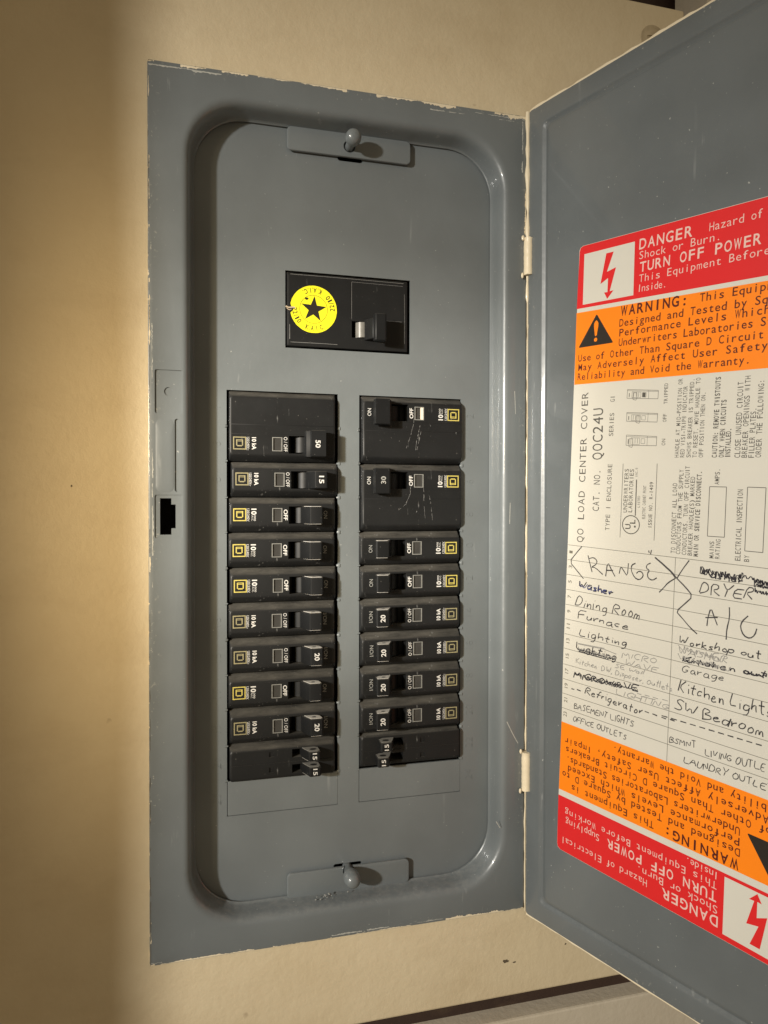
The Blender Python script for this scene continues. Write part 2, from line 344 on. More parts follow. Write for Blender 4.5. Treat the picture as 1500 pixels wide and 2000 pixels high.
STROKES = [(0,[(40.37,-83.04),(36.31,-87.21),(32.19,-91.67),(36.92,-95.96),(41.56,-100.16)]),(0,[(44.41,-87.59),(45.49,-91.18),(47.1,-96.23)]),(0,[(44.95,-89.28),(47.83,-88.36),(50.18,-89.79),(49.84,-91.95),(46.3,-93.71),(48.91,-93.51),(53.82,-96.87)]),(0,[(55.6,-97.65),(56.81,-89.97),(59.08,-94.0),(61.33,-97.24)]),(0,[(55.83,-94.59),(60.08,-94.26)]),(0,[(63.77,-95.62),(64.71,-91.7),(66.66,-94.23),(68.59,-96.62),(69.16,-89.94)]),(0,[(73.24,-89.73),(71.14,-90.61),(70.6,-93.1),(72.6,-96.8),(75.39,-97.88),(77.67,-95.83),(77.2,-93.87),(75.13,-93.35),(73.75,-94.67)]),(0,[(81.69,-88.97),(79.53,-90.0),(79.23,-91.7),(81.18,-92.67),(79.93,-94.04),(80.17,-96.34),(82.64,-97.39),(85.07,-95.83)]),(0,[(83.89,-86.13),(89.17,-89.89),(93.04,-92.89),(94.75,-95.06)]),(0,[(80.52,-82.97),(80.84,-84.14)]),(0,[(82.08,-82.6),(81.56,-84.69)]),(0,[(84.22,-86.06),(89.06,-89.51),(93.0,-92.41),(95.15,-94.88),(99.94,-98.82),(103.69,-102.77),(99.62,-106.7),(95.28,-110.74),(97.78,-112.88),(102.7,-117.6),(105.85,-119.72)]),(0,[(101.71,-86.33),(97.99,-91.31),(95.54,-95.3)]),(0,[(94.96,-95.14),(91.09,-97.55),(88.74,-100.27),(86.37,-102.67)]),(0,[(110.51,-115.44),(111.01,-111.3),(112.39,-106.89),(113.83,-110.59),(115.43,-114.4)]),(0,[(109.76,-111.7),(115.58,-110.86)]),(0,[(120.85,-105.69),(120.99,-110.3),(119.74,-115.45),(119.51,-120.13)]),(0,[(129.14,-108.4),(126.39,-111.21),(125.76,-113.91),(127.27,-117.27),(130.03,-118.08),(132.1,-116.21),(132.87,-113.36)]),(1,[(107.57,-88.66),(108.69,-93.37),(109.11,-88.49),(107.84,-93.02),(110.88,-88.89),(111.4,-92.44),(110.83,-89.58),(111.66,-93.18),(110.83,-89.8),(112.18,-93.75),(114.02,-89.8),(114.73,-92.73),(114.83,-89.96),(113.84,-93.9),(114.95,-90.01),(117.58,-93.75),(116.34,-89.14),(117.61,-93.68),(117.3,-89.27),(119.17,-94.08),(120.23,-90.02),(119.48,-93.23),(119.49,-90.54),(120.49,-93.86),(120.28,-89.89),(121.73,-93.56),(123.48,-90.05),(122.82,-93.84),(124.34,-90.68),(125.59,-93.2),(125.57,-89.78),(124.36,-94.43),(125.75,-90.27),(125.46,-93.59),(126.41,-89.92)]),(1,[(108.13,-88.66),(110.3,-91.85),(110.06,-89.29),(111.23,-92.07),(111.29,-89.3),(113.35,-92.39),(112.81,-89.44),(113.74,-92.35),(115.43,-89.69),(115.8,-93.09),(116.93,-90.5),(117.36,-92.75),(117.73,-91.0),(119.59,-93.66),(119.46,-91.36),(121.66,-93.51),(121.44,-91.46),(122.56,-94.09),(123.08,-91.58),(123.21,-94.52),(123.92,-91.87),(126.04,-94.03),(126.61,-91.68)]),(1,[(126.71,-90.15),(126.84,-92.51),(127.67,-90.59),(128.67,-92.91),(130.35,-90.91),(131.12,-93.25),(131.25,-91.46),(132.04,-93.61)]),(1,[(131.54,-91.72),(131.81,-94.8),(133.18,-91.29),(132.62,-94.27),(132.1,-91.9),(133.73,-94.85),(133.19,-91.48),(134.29,-94.8),(134.34,-91.58),(134.09,-95.01),(134.19,-92.03),(135.43,-95.04),(134.79,-91.71),(135.77,-95.07),(134.83,-92.26),(135.59,-95.35),(136.24,-92.05),(136.9,-95.51),(136.6,-92.36),(137.63,-95.64),(137.16,-92.29),(138.44,-95.6),(138.88,-92.2)]),(1,[(131.77,-93.5),(131.59,-96.29),(133.15,-93.56),(133.13,-96.19),(133.52,-93.91),(133.97,-96.13),(134.12,-93.8),(134.43,-96.38),(134.77,-93.64),(134.19,-96.06),(135.16,-93.8),(135.19,-96.52),(136.16,-94.33),(136.27,-96.19),(135.95,-94.42),(136.73,-96.25),(136.86,-94.55),(137.64,-96.45),(138.19,-94.12)]),(1,[(132.03,-95.9),(132.03,-98.37),(132.72,-96.36),(132.83,-98.78),(133.5,-96.73),(134.17,-98.28),(134.37,-96.6),(134.75,-99.01),(135.38,-96.62),(135.71,-98.86),(135.38,-96.99),(136.03,-98.95),(136.82,-96.43),(136.67,-98.9),(137.36,-97.24),(136.59,-99.24),(137.59,-97.29),(137.94,-99.5),(137.88,-97.23)]),(2,[(96.5,-126.3),(99.07,-128.89),(99.86,-125.52),(99.9,-129.05),(101.58,-126.1),(101.17,-129.32),(103.25,-126.25),(102.55,-129.68),(102.99,-126.59),(104.55,-129.56),(106.08,-126.28),(105.24,-130.11),(106.6,-126.5),(108.54,-129.65),(108.21,-127.45),(110.59,-129.75),(110.55,-127.14),(111.45,-130.33),(112.43,-127.6),(113.27,-130.11),(113.55,-127.59),(113.86,-130.65),(114.97,-127.73),(116.36,-130.66),(115.64,-128.14),(117.31,-131.23),(118.93,-127.67)]),(2,[(96.42,-130.26),(98.14,-133.36),(99.52,-130.24),(99.9,-133.74),(100.5,-130.67),(102.29,-133.0),(101.95,-130.38),(102.32,-133.98),(104.38,-130.7),(104.39,-133.92),(106.41,-130.98),(106.37,-133.7),(107.18,-131.04),(107.31,-133.94),(109.37,-131.26),(109.04,-134.2),(110.89,-130.8),(110.21,-134.26),(112.8,-130.52),(113.06,-133.46),(114.08,-131.37),(114.5,-134.39),(115.36,-131.57),(115.35,-134.56),(115.81,-131.42),(117.09,-133.9),(118.21,-131.85),(118.02,-134.28),(118.68,-132.12),(120.38,-134.51),(121.66,-131.84)]),(1,[(99.02,-132.28),(100.02,-133.83),(101.2,-132.11),(100.91,-134.05),(101.79,-132.13),(103.01,-134.05),(103.82,-132.03),(104.25,-133.88),(104.98,-132.01),(106.07,-133.56),(106.48,-132.21),(107.84,-133.52),(108.55,-131.93),(108.57,-133.92),(109.31,-132.35),(110.65,-133.54),(111.71,-131.96),(111.82,-133.89),(112.19,-132.0),(112.97,-133.57),(114.71,-131.81)]),(1,[(127.56,-132.73),(128.97,-134.03),(129.39,-132.56),(129.79,-133.9),(129.97,-132.54),(130.97,-133.86),(131.31,-132.58),(132.37,-133.94),(132.92,-132.3),(133.56,-133.82),(133.86,-132.24),(134.61,-133.74),(134.52,-132.59),(135.21,-133.63),(136.48,-132.16),(136.93,-133.46),(137.2,-132.0)]),(1,[(36.02,-150.72),(36.39,-152.64),(36.44,-151.1),(37.5,-152.89),(39.04,-150.85),(38.54,-152.86),(39.0,-151.02),(39.77,-153.02),(40.02,-150.61),(41.27,-153.31),(42.45,-150.57),(42.7,-153.28),(42.67,-150.79),(43.62,-153.15),(45.0,-150.95),(44.69,-152.72),(45.35,-151.2),(46.28,-153.34),(46.81,-150.99),(47.61,-152.82),(48.67,-150.58),(48.3,-152.91),(49.77,-150.46),(50.34,-152.87),(51.5,-151.03),(50.54,-153.34),(51.72,-151.21),(52.57,-153.32),(53.1,-150.96),(52.98,-152.83),(54.92,-150.74),(55.59,-152.53),(55.0,-151.29),(55.86,-152.73),(56.19,-151.04),(56.87,-152.76),(56.99,-150.73),(57.83,-153.13),(58.77,-150.92),(58.83,-153.03),(59.43,-151.03),(61.37,-152.94),(61.82,-151.01),(61.03,-153.22),(62.35,-150.9)]),(1,[(43.04,-152.21),(44.3,-153.59),(44.77,-152.32),(46.18,-153.31),(46.36,-152.43),(47.22,-153.69),(48.81,-152.31),(49.02,-153.42),(50.01,-152.53),(51.06,-153.57),(51.75,-152.56),(53.05,-153.32),(53.43,-152.5),(54.46,-153.42),(55.35,-152.46),(56.53,-153.54),(57.5,-152.25),(58.22,-153.56),(58.76,-152.3),(59.81,-153.75),(60.7,-152.31),(61.11,-153.78),(62.04,-152.62),(62.58,-153.58),(63.58,-152.44),(64.43,-153.51),(65.67,-152.41)]),(1,[(59.98,-152.17),(61.0,-152.88),(62.45,-151.76),(63.2,-152.75),(63.99,-151.99),(64.84,-152.72),(65.93,-151.82),(66.95,-152.67),(67.71,-152.01),(68.74,-152.76),(69.79,-151.76),(70.13,-152.8),(71.56,-151.85),(72.13,-152.78),(73.23,-151.72),(73.96,-152.91),(74.88,-151.98)]),(2,[(38.56,-136.7),(37.88,-139.34),(38.45,-136.87),(39.88,-139.19),(40.33,-137.07),(40.76,-138.82),(41.86,-136.98),(42.82,-138.76),(42.74,-137.17),(44.44,-139.15),(44.81,-136.82),(44.67,-138.89),(46.0,-136.97),(45.28,-139.06),(45.97,-137.07),(47.94,-138.88),(48.36,-137.2),(48.78,-139.44),(49.26,-136.97),(49.46,-138.99),(50.27,-137.2),(50.34,-139.36),(51.14,-137.69),(51.74,-139.36),(52.59,-137.23),(53.07,-139.79),(54.31,-137.04),(54.72,-139.54),(55.03,-137.26),(55.35,-139.62),(56.43,-137.45),(56.38,-139.34),(56.63,-137.78),(58.02,-139.76),(58.79,-137.69),(59.72,-139.38),(59.94,-137.89),(60.58,-139.74),(61.45,-137.32),(61.61,-139.92),(62.24,-137.63)]),(1,[(38.31,-138.08),(39.7,-138.98),(40.54,-138.03),(40.82,-139.04),(41.58,-138.32),(42.58,-139.38),(43.56,-138.16),(43.89,-139.22),(44.9,-138.28),(45.69,-139.33),(46.58,-138.44),(46.85,-139.42),(47.86,-138.31),(48.24,-139.63),(49.48,-138.59),(49.65,-139.68),(51.02,-138.43),(51.68,-139.6),(52.16,-138.67),(53.3,-139.6),(53.51,-138.74),(54.81,-139.62),(54.77,-139.0),(55.93,-139.88),(56.35,-139.02),(57.4,-139.95),(58.19,-138.83),(58.41,-140.04),(59.74,-138.8),(60.05,-140.18),(61.01,-138.91)]),(1,[(38.58,-139.23),(57.92,-140.32)]),(1,[(39.11,-138.04),(54.88,-139.18)]),(2,[(38.01,-135.37),(54.86,-135.37)]),(2,[(38.28,-135.02),(55.11,-134.9)]),(2,[(54.86,-135.37),(62.35,-136.6)]),(0,[(33.84,-160.3),(35.86,-160.33)]),(0,[(37.58,-159.95),(40.13,-160.22)]),(0,[(78.96,-161.68),(81.32,-161.94)]),(0,[(83.18,-161.9),(85.73,-162.23)]),(0,[(88.01,-162.36),(90.5,-162.56)]),(0,[(92.51,-162.26),(94.94,-162.45)]),(2,[(74.58,-153.85),(76.99,-153.95)]),(2,[(78.9,-153.74),(81.49,-153.79)]),(2,[(83.35,-153.78),(86.12,-153.98)]),(2,[(88.4,-153.67),(91.33,-153.81)]),(2,[(76.76,-154.85),(84.75,-154.71)]),(0,[(88.1,-161.54),(91.21,-161.59)]),(0,[(93.05,-161.66),(96.1,-161.71)]),(0,[(97.89,-161.78),(100.86,-161.83)]),(0,[(102.62,-161.89),(105.52,-161.94)]),(0,[(107.24,-162.01),(110.07,-162.05)]),(0,[(111.75,-162.12),(114.52,-162.16)]),(0,[(116.16,-162.22),(118.88,-162.27)]),(0,[(120.48,-162.33),(123.13,-162.37)]),(0,[(124.7,-162.43),(127.29,-162.47)]),(0,[(128.83,-162.53),(131.36,-162.57)]),(0,[(132.87,-162.63),(135.35,-162.66)])]
RULES = [((31.12,-82.63),(162.3,-88.52)),((30.82,-90.65),(162.46,-96.58)),((30.34,-98.7),(162.66,-104.53)),((30.04,-106.89),(162.81,-112.6)),((29.74,-115.05),(162.98,-120.71)),((29.44,-123.04),(163.14,-128.59)),((29.07,-131.15),(163.31,-136.91)),((28.66,-139.14),(163.5,-145.04)),((28.36,-147.81),(163.65,-152.82)),((28.06,-155.92),(163.81,-161.16)),((27.75,-163.94),(163.97,-169.09)),((27.55,-171.98),(164.1,-177.23)),((94.8,-85.39),(90.97,-182.68))]
ROWNUM = [('1',(33.24,-86.51)),('3',(32.92,-94.5)),('5',(32.61,-102.57)),('7',(32.3,-110.71)),('9',(31.98,-118.74)),('11',(31.67,-126.75)),('13',(31.35,-134.75)),('15',(31.04,-143.03)),('17',(30.72,-151.37)),('19',(30.4,-159.4)),('21',(30.09,-167.41)),('23',(29.76,-175.14))]

# ------------------------------------------------------------------ the wall (opening behind the panel), boards, timber
CUR = FR
def sheet_with_hole(xs, zs, hole, y0, y1):
    bm = bmesh.new(); V = {}
    for yi, y in enumerate((y0, y1)):
        for i, x in enumerate(xs):
            for j, z in enumerate(zs): V[yi, i, j] = bm.verts.new((x, y, z))
    cells = [(i, j) for i in range(len(xs)-1) for j in range(len(zs)-1) if (i, j) not in hole]
    for i, j in cells:
        for yi in (0, 1): bm.faces.new([V[yi, i, j], V[yi, i+1, j], V[yi, i+1, j+1], V[yi, i, j+1]])
        for (a, b, di, dj) in (((i, j), (i+1, j), 0, -1), ((i+1, j), (i+1, j+1), 1, 0), ((i+1, j+1), (i, j+1), 0, 1), ((i, j+1), (i, j), -1, 0)):
            if (i+di, j+dj) not in cells: bm.faces.new([V[0, a[0], a[1]], V[0, b[0], b[1]], V[1, b[0], b[1]], V[1, a[0], a[1]]])
    bmesh.ops.remove_doubles(bm, verts=bm.verts, dist=1e-6)
    for v in [v for v in bm.verts if not v.link_faces]: bm.verts.remove(v)
    return bm
wall = link('wall', tomesh('wall', sheet_with_hole([-330, -37, 166, 273.4], [-347, -293, 159, 241], {(1, 1)}, -10.5, 1.5)), M_wall, kind='structure')
bv = wall.modifiers.new('bevel', 'BEVEL'); bv.width = .0012; bv.segments = 2; bv.limit_method = 'ANGLE'
bm = bmesh.new(); lathe(bm, (251.5, 220), [(8.5, -10.45), (8.3, -10.9), (6.2, -11.2), (4.8, -11.9), (2.5, -12.4), (.5, -12.5)], 28)
M_screw = plain('painted_screw', (.40, .32, .20), .5, nz=.25, scale=300)
scr = link('screw', boolean(tomesh('screw', bm, 40), [lambda b: box(b, 246.5, 256.5, -13, -11.6, 219.4, 220.9)]), M_screw, wall)
bm = bmesh.new(); box(bm, -330, 420, -13.5, 1.5, -600, -358.8)
low = link('lower_board', tomesh('lower_board', bm), M_lower, kind='structure')
bv = low.modifiers.new('bevel', 'BEVEL'); bv.width = .0012; bv.segments = 2
bm = bmesh.new(); box(bm, -260, 420, -2, 30, -358.8, -347.0)
for v in bm.verts: v.co.z += .2 if v.co.z > -350 else -.2
link('timber_rail', tomesh('timber_rail', bm), M_brown, kind='structure')
bm = bmesh.new(); box(bm, -400, 520, 30.5, 45, -700, 500)
link('wall_behind', tomesh('wall_behind', bm), M_brown, kind='structure')
bm = bmesh.new(); box(bm, 289.5, 420, -10.5, 20, -346.5, 420)
link('side_board', tomesh('side_board', bm), M_lower, kind='structure')
# unseen board added off the left of frame; its edge shapes the wall shadow
bm = bmesh.new(); prof = []
for i in range(41):
    z = -620+i*27; t = abs(z-5)/165.0; prof.append((z, -(263-4*min(1, t)**1.2)))
rows = [[bm.verts.new((x, y, z)) for x, y in ((-310, yy), (-328, yy), (-328, -10.6), (-310, -10.6))] for z, yy in prof]
for a, b in zip(rows, rows[1:]):
    for k in range(4): bm.faces.new((a[k], a[(k+1) % 4], b[(k+1) % 4], b[k]))
bm.faces.new(rows[0]); bm.faces.new(rows[-1])
link('shadow_board', tomesh('shadow_board', bm), M_wall, kind='structure')

# ------------------------------------------------------------------ the electrical panel
panel = thing('electrical_panel', 'grey steel electrical panel set in the beige wall with its door swung open', 'electrical panel')
# enclosure behind everything
bm = bmesh.new(); box(bm, -36.5, 165.5, -9.5, 100, -292.5, 158.5)
me = boolean(tomesh('enclosure_box', bm), [lambda b: box(b, -35, 164, -20, 98, -291, 157)])
link('enclosure_box', me, M_box, panel)

# trim frame: one pressed ring, outer flange turning down round the opening
OX0, OX1, OZ0, OZ1 = -39.0, 168.2, -296.0, 161.6
LX0, LX1, LZ0, LZ1, LR = -16.5, 151.2, -276.6, 143.8, 27
def outer(d): return rr(OX0+d, OX1-d, OZ0+d, OZ1-d, max(1.6-d, .4), 10)
def lip(d): return rr(LX0-d, LX1+d, LZ0-d, LZ1+d, LR+d*.7, 10)
loops = [(outer(0), -10.4), (outer(0), -11.3), (outer(.25), -11.8), (outer(.8), -12), (lip(6.4), -12), (lip(5.4), -11.94), (lip(4.4), -11.65), (lip(3.4), -11.0), (lip(2.6), -10.0),
         (lip(2.0), -8.6), (lip(1.6), -6.6), (lip(1.2), -3.5), (lip(.8), -1.0), (lip(.4), .6), (lip(0), 1.0), (lip(0), 1.75), (lip(1.4), 1.6), (lip(2.6), 0), (lip(4.6), -9.2), (lip(6.4), -10.1), (outer(3), -10.4)]
bm = bmesh.new(); loft(bm, loops, False, False, closed=True)
me = tomesh('trim_frame', bm)
def disc_cut(b): lathe(b, (-29.1, -3.8), [(2.2, -14), (2.2, -10.7)], 24)
def rim_cut(x0, x1, z0, z1, y, r=.9): return lambda b: prism(b, rr(x0, x1, z0, z1, r, 4), -14, y)
me = boolean(me, [rim_cut(-35.8, -22.3, -15, 7, -11.25), rim_cut(-36.0, -22.3, -78, -56.2, -11.4), disc_cut,
                  lambda b: box(b, -33.4, -27.9, -14, -5, -76.4, -57.9), lambda b: box(b, -28.5, -25.8, -14, -5, -73.2, -61.1),
                  rim_cut(-26.2, -23.9, -54.6, -17.6, -11.3, 1.1)])
trim = link('trim_frame', resmooth(me, 32), M_trim, panel)
bm = bmesh.new(); loft(bm, [(rr(-35.6, -26.2, -55.2, -17.2, 3.2), -11.95), (rr(-35.0, -26.6, -54.6, -18.5, 3.0), -12.1), (rr(-33.8, -27.3, -53.2, -21, 2.6), -12.32), (rr(-32.0, -28.9, -50, -26, 1.3), -12.4)], True, True)
link('raised_rib', tomesh('raised_rib', bm, 60), M_trim, trim)

CUR = Matrix.Identity(4)
# dead front plate
bm = bmesh.new(); prism(bm, rr(LX0-4.2, LX1+4.2, LZ0-4.2, LZ1+4.2, 29, 10), 0, 1.2)
P_ = 19.05; C1 = (0, 60.3); C2 = (72.4, 132.9); SB = -P_*12
def nicks(b, xe, side):
    pass
cuts = [lambda b: box(b, C1[0], C1[1], -3, 4, SB, .0), lambda b: box(b, C2[0], C2[1], -3, 4, SB, .0), lambda b: box(b, 31.2, 101.9, -3, 4, 24.2, 66.0),
        lambda b: prism(b, rr(60, 74, 128.7, 131.5, 1.3, 4), -3, 4), lambda b: prism(b, rr(58, 74, -264.5, -261.9, 1.2, 4), -3, 4)]
me = boolean(tomesh('dead_front', bm), cuts)
front = link('dead_front', resmooth(me, 25), M_front, panel)
# twist-out blanks and the little break-off nubs between them
for (xa, xb) in (C1, C2):
    bm = bmesh.new(); loft(bm, [(rr(xa+.35, xb-.05, SB+.3, -P_*11-.25, .4, 2), 1.1), (rr(xa+.35, xb-.05, SB+.3, -P_*11-.25, .4, 2), .0), (rr(xa+.5, xb-.2, SB+.45, -P_*11-.4, .4, 2), -.12)], True, True)
    link('twistout_blank', tomesh('twistout_blank', bm), M_front, front)
bm = bmesh.new()
for k in range(1, 12):
    for xe, s in ((C1[0], 1), (C1[1], -1), (C2[0], 1), (C2[1], -1)):
        z = -P_*k+random.uniform(-.4, .4); w_ = random.uniform(.5, 1.0); d = random.uniform(.3, .75)
        a = [(xe-s*.9, z-w_*1.2), (xe-s*.2, z-w_*1.1), (xe+s*d, z-w_*.4), (xe+s*d, z+w_*.4), (xe-s*.2, z+w_*1.1), (xe-s*.9, z+w_*1.2)]
        loft(bm, [(a, .9), (a, -.15), ([(x-s*.15, zz*.0+z+(zz-z)*.7) for x, zz in a], -.42)], True, True)
link('twistout_nub', tomesh('twistout_nub', bm, 50), M_front, front, kind='stuff')
for k in range(12):
    for x, n, a in ((138.2, 2*k+2, 90), (-5.4, 2*k+1, 90)):
        bm = bmesh.new(); text3d(bm, str(n), (x, -P_*(k+.5)), 4.4, .05, -.16, a, -.02)
        link('embossed_number', tomesh('embossed_number', bm), M_front, front)

# tabs and thumb screws
def tab(z0, z1, up):
    base = rr(31.9, 101.0, z0, z1, 2.4, 5)
    bm = bmesh.new(); loft(bm, [(base, -1.6), (base, -2.9), (rr(32.1, 100.8, z0+.2, z1-.2, 2.2, 5), -3.15), (rr(32.6, 100.3, z0+.7, z1-.7, 1.9, 5), -3.25)], True, True)
    kz = z0+(5.6 if up else 11.2)
    me = boolean(tomesh('retaining_tab', bm), [lambda b: lathe(b, (66.0, kz), [(3.3, -5), (3.3, 2)], 20)])
    t = link('retaining_tab', resmooth(me, 30), M_trim, trim)
    bm = bmesh.new()
    if up: prof = [(2.4, 2), (2.4, -9.6), (3.2, -10.2), (4.1, -11.6), (4.35, -13.2), (4.1, -14.9), (3.3, -16.2), (2.0, -17.0), (.5, -17.3)]
    else: prof = [(2.7, 2), (2.7, -4.6), (3.2, -5.8), (4.1, -8.2), (4.5, -11.0), (4.4, -13.4), (3.9, -15.4), (2.8, -16.8), (1.5, -17.4), (.4, -17.5)]
    lathe(bm, (66.0, kz), prof, 24); link('thumb_screw', tomesh('thumb_screw', bm, 50), M_trim, t)
tab(129.9, 142.6, True); tab(-276.0, -262.6, False)

CUR = FR
# ragged wall paint lapping over the rim of the trim, with chips and pale rubbed patches
def ragged(name, p, q, inward, wmax, mat, y=-12.04, gap=.35, step=.7, parent=None, off=.0, seed=0):
    rnd = random.Random(seed); dx, dz = q[0]-p[0], q[1]-p[1]; L = math.hypot(dx, dz); n = int(L/step); bm = bmesh.new(); prev = None
    a = b = 0.0; on = True
    for i in range(n+1):
        if rnd.random() < .07: on = rnd.random() > gap
        a += (rnd.uniform(-1, 1)-a*.25)*.35; w = wmax*(.45+.5*a)*rnd.uniform(.6, 1.25)
        if not on or w < .05: prev = None; continue
        x, z = p[0]+dx*i/n, p[1]+dz*i/n; o2 = off+(rnd.uniform(0, .25) if off else 0)
        c = (bm.verts.new((x+inward[0]*o2, y, z+inward[1]*o2)), bm.verts.new((x+inward[0]*(o2+w), y+rnd.uniform(-.02, .02), z+inward[1]*(o2+w))))
        if prev: bm.faces.new((prev[0], prev[1], c[1], c[0]))
        prev = c
    return link(name, tomesh(name, bm, False), mat, parent or trim, kind='stuff')
CUR = FR
M_rub = plain('rubbed_bare_patch', (.42, .42, .38), .55, nz=.4, scale=700)
M_dkbrown = plain('dark_brown_mark', (.10, .075, .045), .7, nz=.5, scale=300)
TL, TR, BL, BR = (OX0+.5, OZ1-.5), (OX1-.5, OZ1-.5), (OX0+.5, OZ0+.5), (OX1-.5, OZ0+.5)
ragged('paint_lap', TL, (60, OZ1-.5), (0, -1), 1.3, M_beige, gap=.55, seed=1); ragged('paint_lap', (60, OZ1-.5), TR, (0, -1), 2.2, M_beige, gap=.35, seed=2)
ragged('paint_lap', (148, OZ1-.5), TR, (0, -1), 3.6, M_beige, y=-12.07, gap=.2, seed=3); ragged('paint_lap', (OX1-.5, OZ1-.5), (OX1-.5, 70), (-1, 0), 1.2, M_beige, gap=.6, seed=4)
ragged('paint_lap', BL, BR, (0, 1), .9, M_beige, gap=.5, seed=5); ragged('paint_lap', (120, OZ0+.5), BR, (0, 1), 1.6, M_beige, y=-12.07, gap=.3, seed=6)
ragged('paint_lap', BL, TL, (1, 0), .75, M_beige, gap=.6, seed=7)
ragged('rubbed_edge', TL, TR, (0, -1), 1.5, M_rub, y=-12.03, gap=.72, seed=8, off=1.6); ragged('rubbed_edge', (90, OZ1-.5), (160, OZ1-.5), (0, -1), .9, M_rub, y=-12.03, gap=.4, seed=9, off=3.4)
ragged('rubbed_edge', (OX0+.5, 30), (OX0+.5, -110), (1, 0), .8, M_rub, y=-12.03, gap=.55, seed=10, off=1.2); ragged('rubbed_edge', (OX1-.5, 158), (OX1-.5, 120), (-1, 0), 1.2, M_rub, y=-12.03, gap=.5, seed=11, off=2.0)
ragged('rubbed_edge', BL, BR, (0, 1), .7, M_rub, y=-12.03, gap=.8, seed=12, off=.8)
ragged('dark_edge_line', TL, TR, (0, -1), .8, M_dkbrown, y=-12.09, gap=.72, seed=13); ragged('dark_edge_line', BL, TL, (1, 0), .35, M_dkbrown, y=-12.09, gap=.35, seed=14)  # ragged dark brown line along the top and left rim
for pts_, w_ in ((((157, -186), (160.5, -193), (164, -199)), .5), (((150.5, -243), (153, -247)), .5), (((161, 4), (161.6, -9)), .35), (((158.5, -60), (158.2, -72)), .35)):
    bm = bmesh.new(); ribbon(bm, list(pts_), w_, -12.03); link('scratch', tomesh('scratch', bm, False), M_rub, trim)
# paint crust round the lower tab
bm = bmesh.new(); rc = random.Random(4)
for i in range(14):
    t = rc.random(); x = 46+20*t+rc.uniform(-1, 1); z = -276.2+rc.uniform(-1.6, .8); r = rc.uniform(.15, .45)
    bmesh.ops.create_icosphere(bm, subdivisions=1, radius=1, matrix=Matrix.Translation((x, -4.3+rc.uniform(-.6, .2)+(z+276)*.9, z)) @ Matrix.Diagonal((r*1.6, r*.6, r, 1)))
link('paint_crust', tomesh('paint_crust', bm, 60), plain('grey_paint_crust', (.27, .27, .25), .6, nz=.3, scale=900), trim, kind='stuff')
# marks on the wall
def stain(cx, cz, rx, rz, mat, seed):
    rnd = random.Random(seed); bm = bmesh.new(); flat(bm, [(cx+rx*math.cos(a)*rnd.uniform(.55, 1.15), cz+rz*math.sin(a)*rnd.uniform(.55, 1.15)) for a in [k*PI/7 for k in range(14)]], -10.53)
    link('stain', tomesh('stain', bm, False), mat, wall)
for a_ in (((157.5, -326), 2.4, 1.2), ((163, -327.5), 1.3, .6), ((-75, -52), .55, .6), ((226, 190), .6, .6), ((196, -322), .7, .6)):
    stain(a_[0][0], a_[0][1], a_[1], a_[2], M_dkbrown, int(a_[0][0]))
# hinges between trim and door, beads of wall paint along the joint
for z0, z1, wv in ((70.3, 91.2, .25), (-226.0, -203.6, .4)):
    bm = bmesh.new(); n = 14; rings = []
    zs = [z0+(z1-z0)*i/18 for i in range(19)]
    for z in zs:
        r0 = 2.7+random.uniform(-.12, .12)+(.25 if z in (zs[0], zs[-1]) else 0)
        rings.append([bm.verts.new((168.6+r0*math.cos(2*PI*i/n), -13.4+r0*math.sin(2*PI*i/n), z+(random.uniform(-.3, .3) if z in (zs[0], zs[-1]) else 0))) for i in range(n)])
    for a, b in zip(rings, rings[1:]):
        for i in range(n): bm.faces.new((a[i], a[(i+1) % n], b[(i+1) % n], b[i]))
    bm.faces.new(rings[0]); bm.faces.new(rings[-1])
    h = link('hinge', tomesh('hinge', bm, 50), M_beige, panel)
    bm = bmesh.new()
    for zz, xx in ((z0-.3, 164.9), (z1+.2, 165.2), (z0-.5, 172.0), (z1+.5, 171.8)):
        m = Matrix.Translation((xx, -13.4, zz)) @ Matrix.Diagonal((.95*random.uniform(.8, 1.2), .8, 1.5*random.uniform(.8, 1.3), 1)) @ Matrix.Rotation(random.random(), 4, 'Y')
        bmesh.ops.create_icosphere(bm, subdivisions=2, radius=1, matrix=m)
    link('paint_drip', tomesh('paint_drip', bm, 60), M_beige, h)
def bead(name, pts, parent, r0=.8, n=7, mat=None, dens=3.0, rfun=None):
    """irregular bead of paint along a polyline of (x, y, z)"""
    out = []
    for a, b in zip(pts, pts[1:]):
        a, b = Vector(a), Vector(b); m = max(1, int((b-a).length/dens))
        out += [a.lerp(b, i/m) for i in range(m)]
    out.append(Vector(pts[-1])); bm = bmesh.new(); rings = []; ph = random.random()*9
    for i, p in enumerate(out):
        t = (out[min(i+1, len(out)-1)]-out[max(0, i-1)]).normalized(); s = t.cross(Vector((0, 1, .03))).normalized(); u = t.cross(s)
        r = (rfun(p) if rfun else r0)*(.7+.35*math.sin(i*.9+ph)*math.sin(i*.37+ph*2)+random.uniform(0, .35)); r = max(r, .06)
        rings.append([bm.verts.new(p+s*r*math.cos(2*PI*k/n)+u*r*.7*math.sin(2*PI*k/n)) for k in range(n)])
    for a, b in zip(rings, rings[1:]):
        for i in range(n): bm.faces.new((a[i], a[(i+1) % n], b[(i+1) % n], b[i]))
    bm.faces.new(rings[0]); bm.faces.new(rings[-1])
    return link(name, tomesh(name, bm, 70), mat or M_beige, parent)
def joint_r(p):
    z = p.z
    if z > 91: return 1.7-.35*(1-min(1, (z-91)/50))
    if z > 55: return 1.0
    if z > 8: return .42
    if z > -190: return .5 if (math.sin(z*.13) > -.2) else .16
    if z > -240: return .6
    return .55
bead('paint_bead', [(168.4, -12.6, 163.5), (168.5, -12.9, 91.5)], panel, rfun=joint_r)
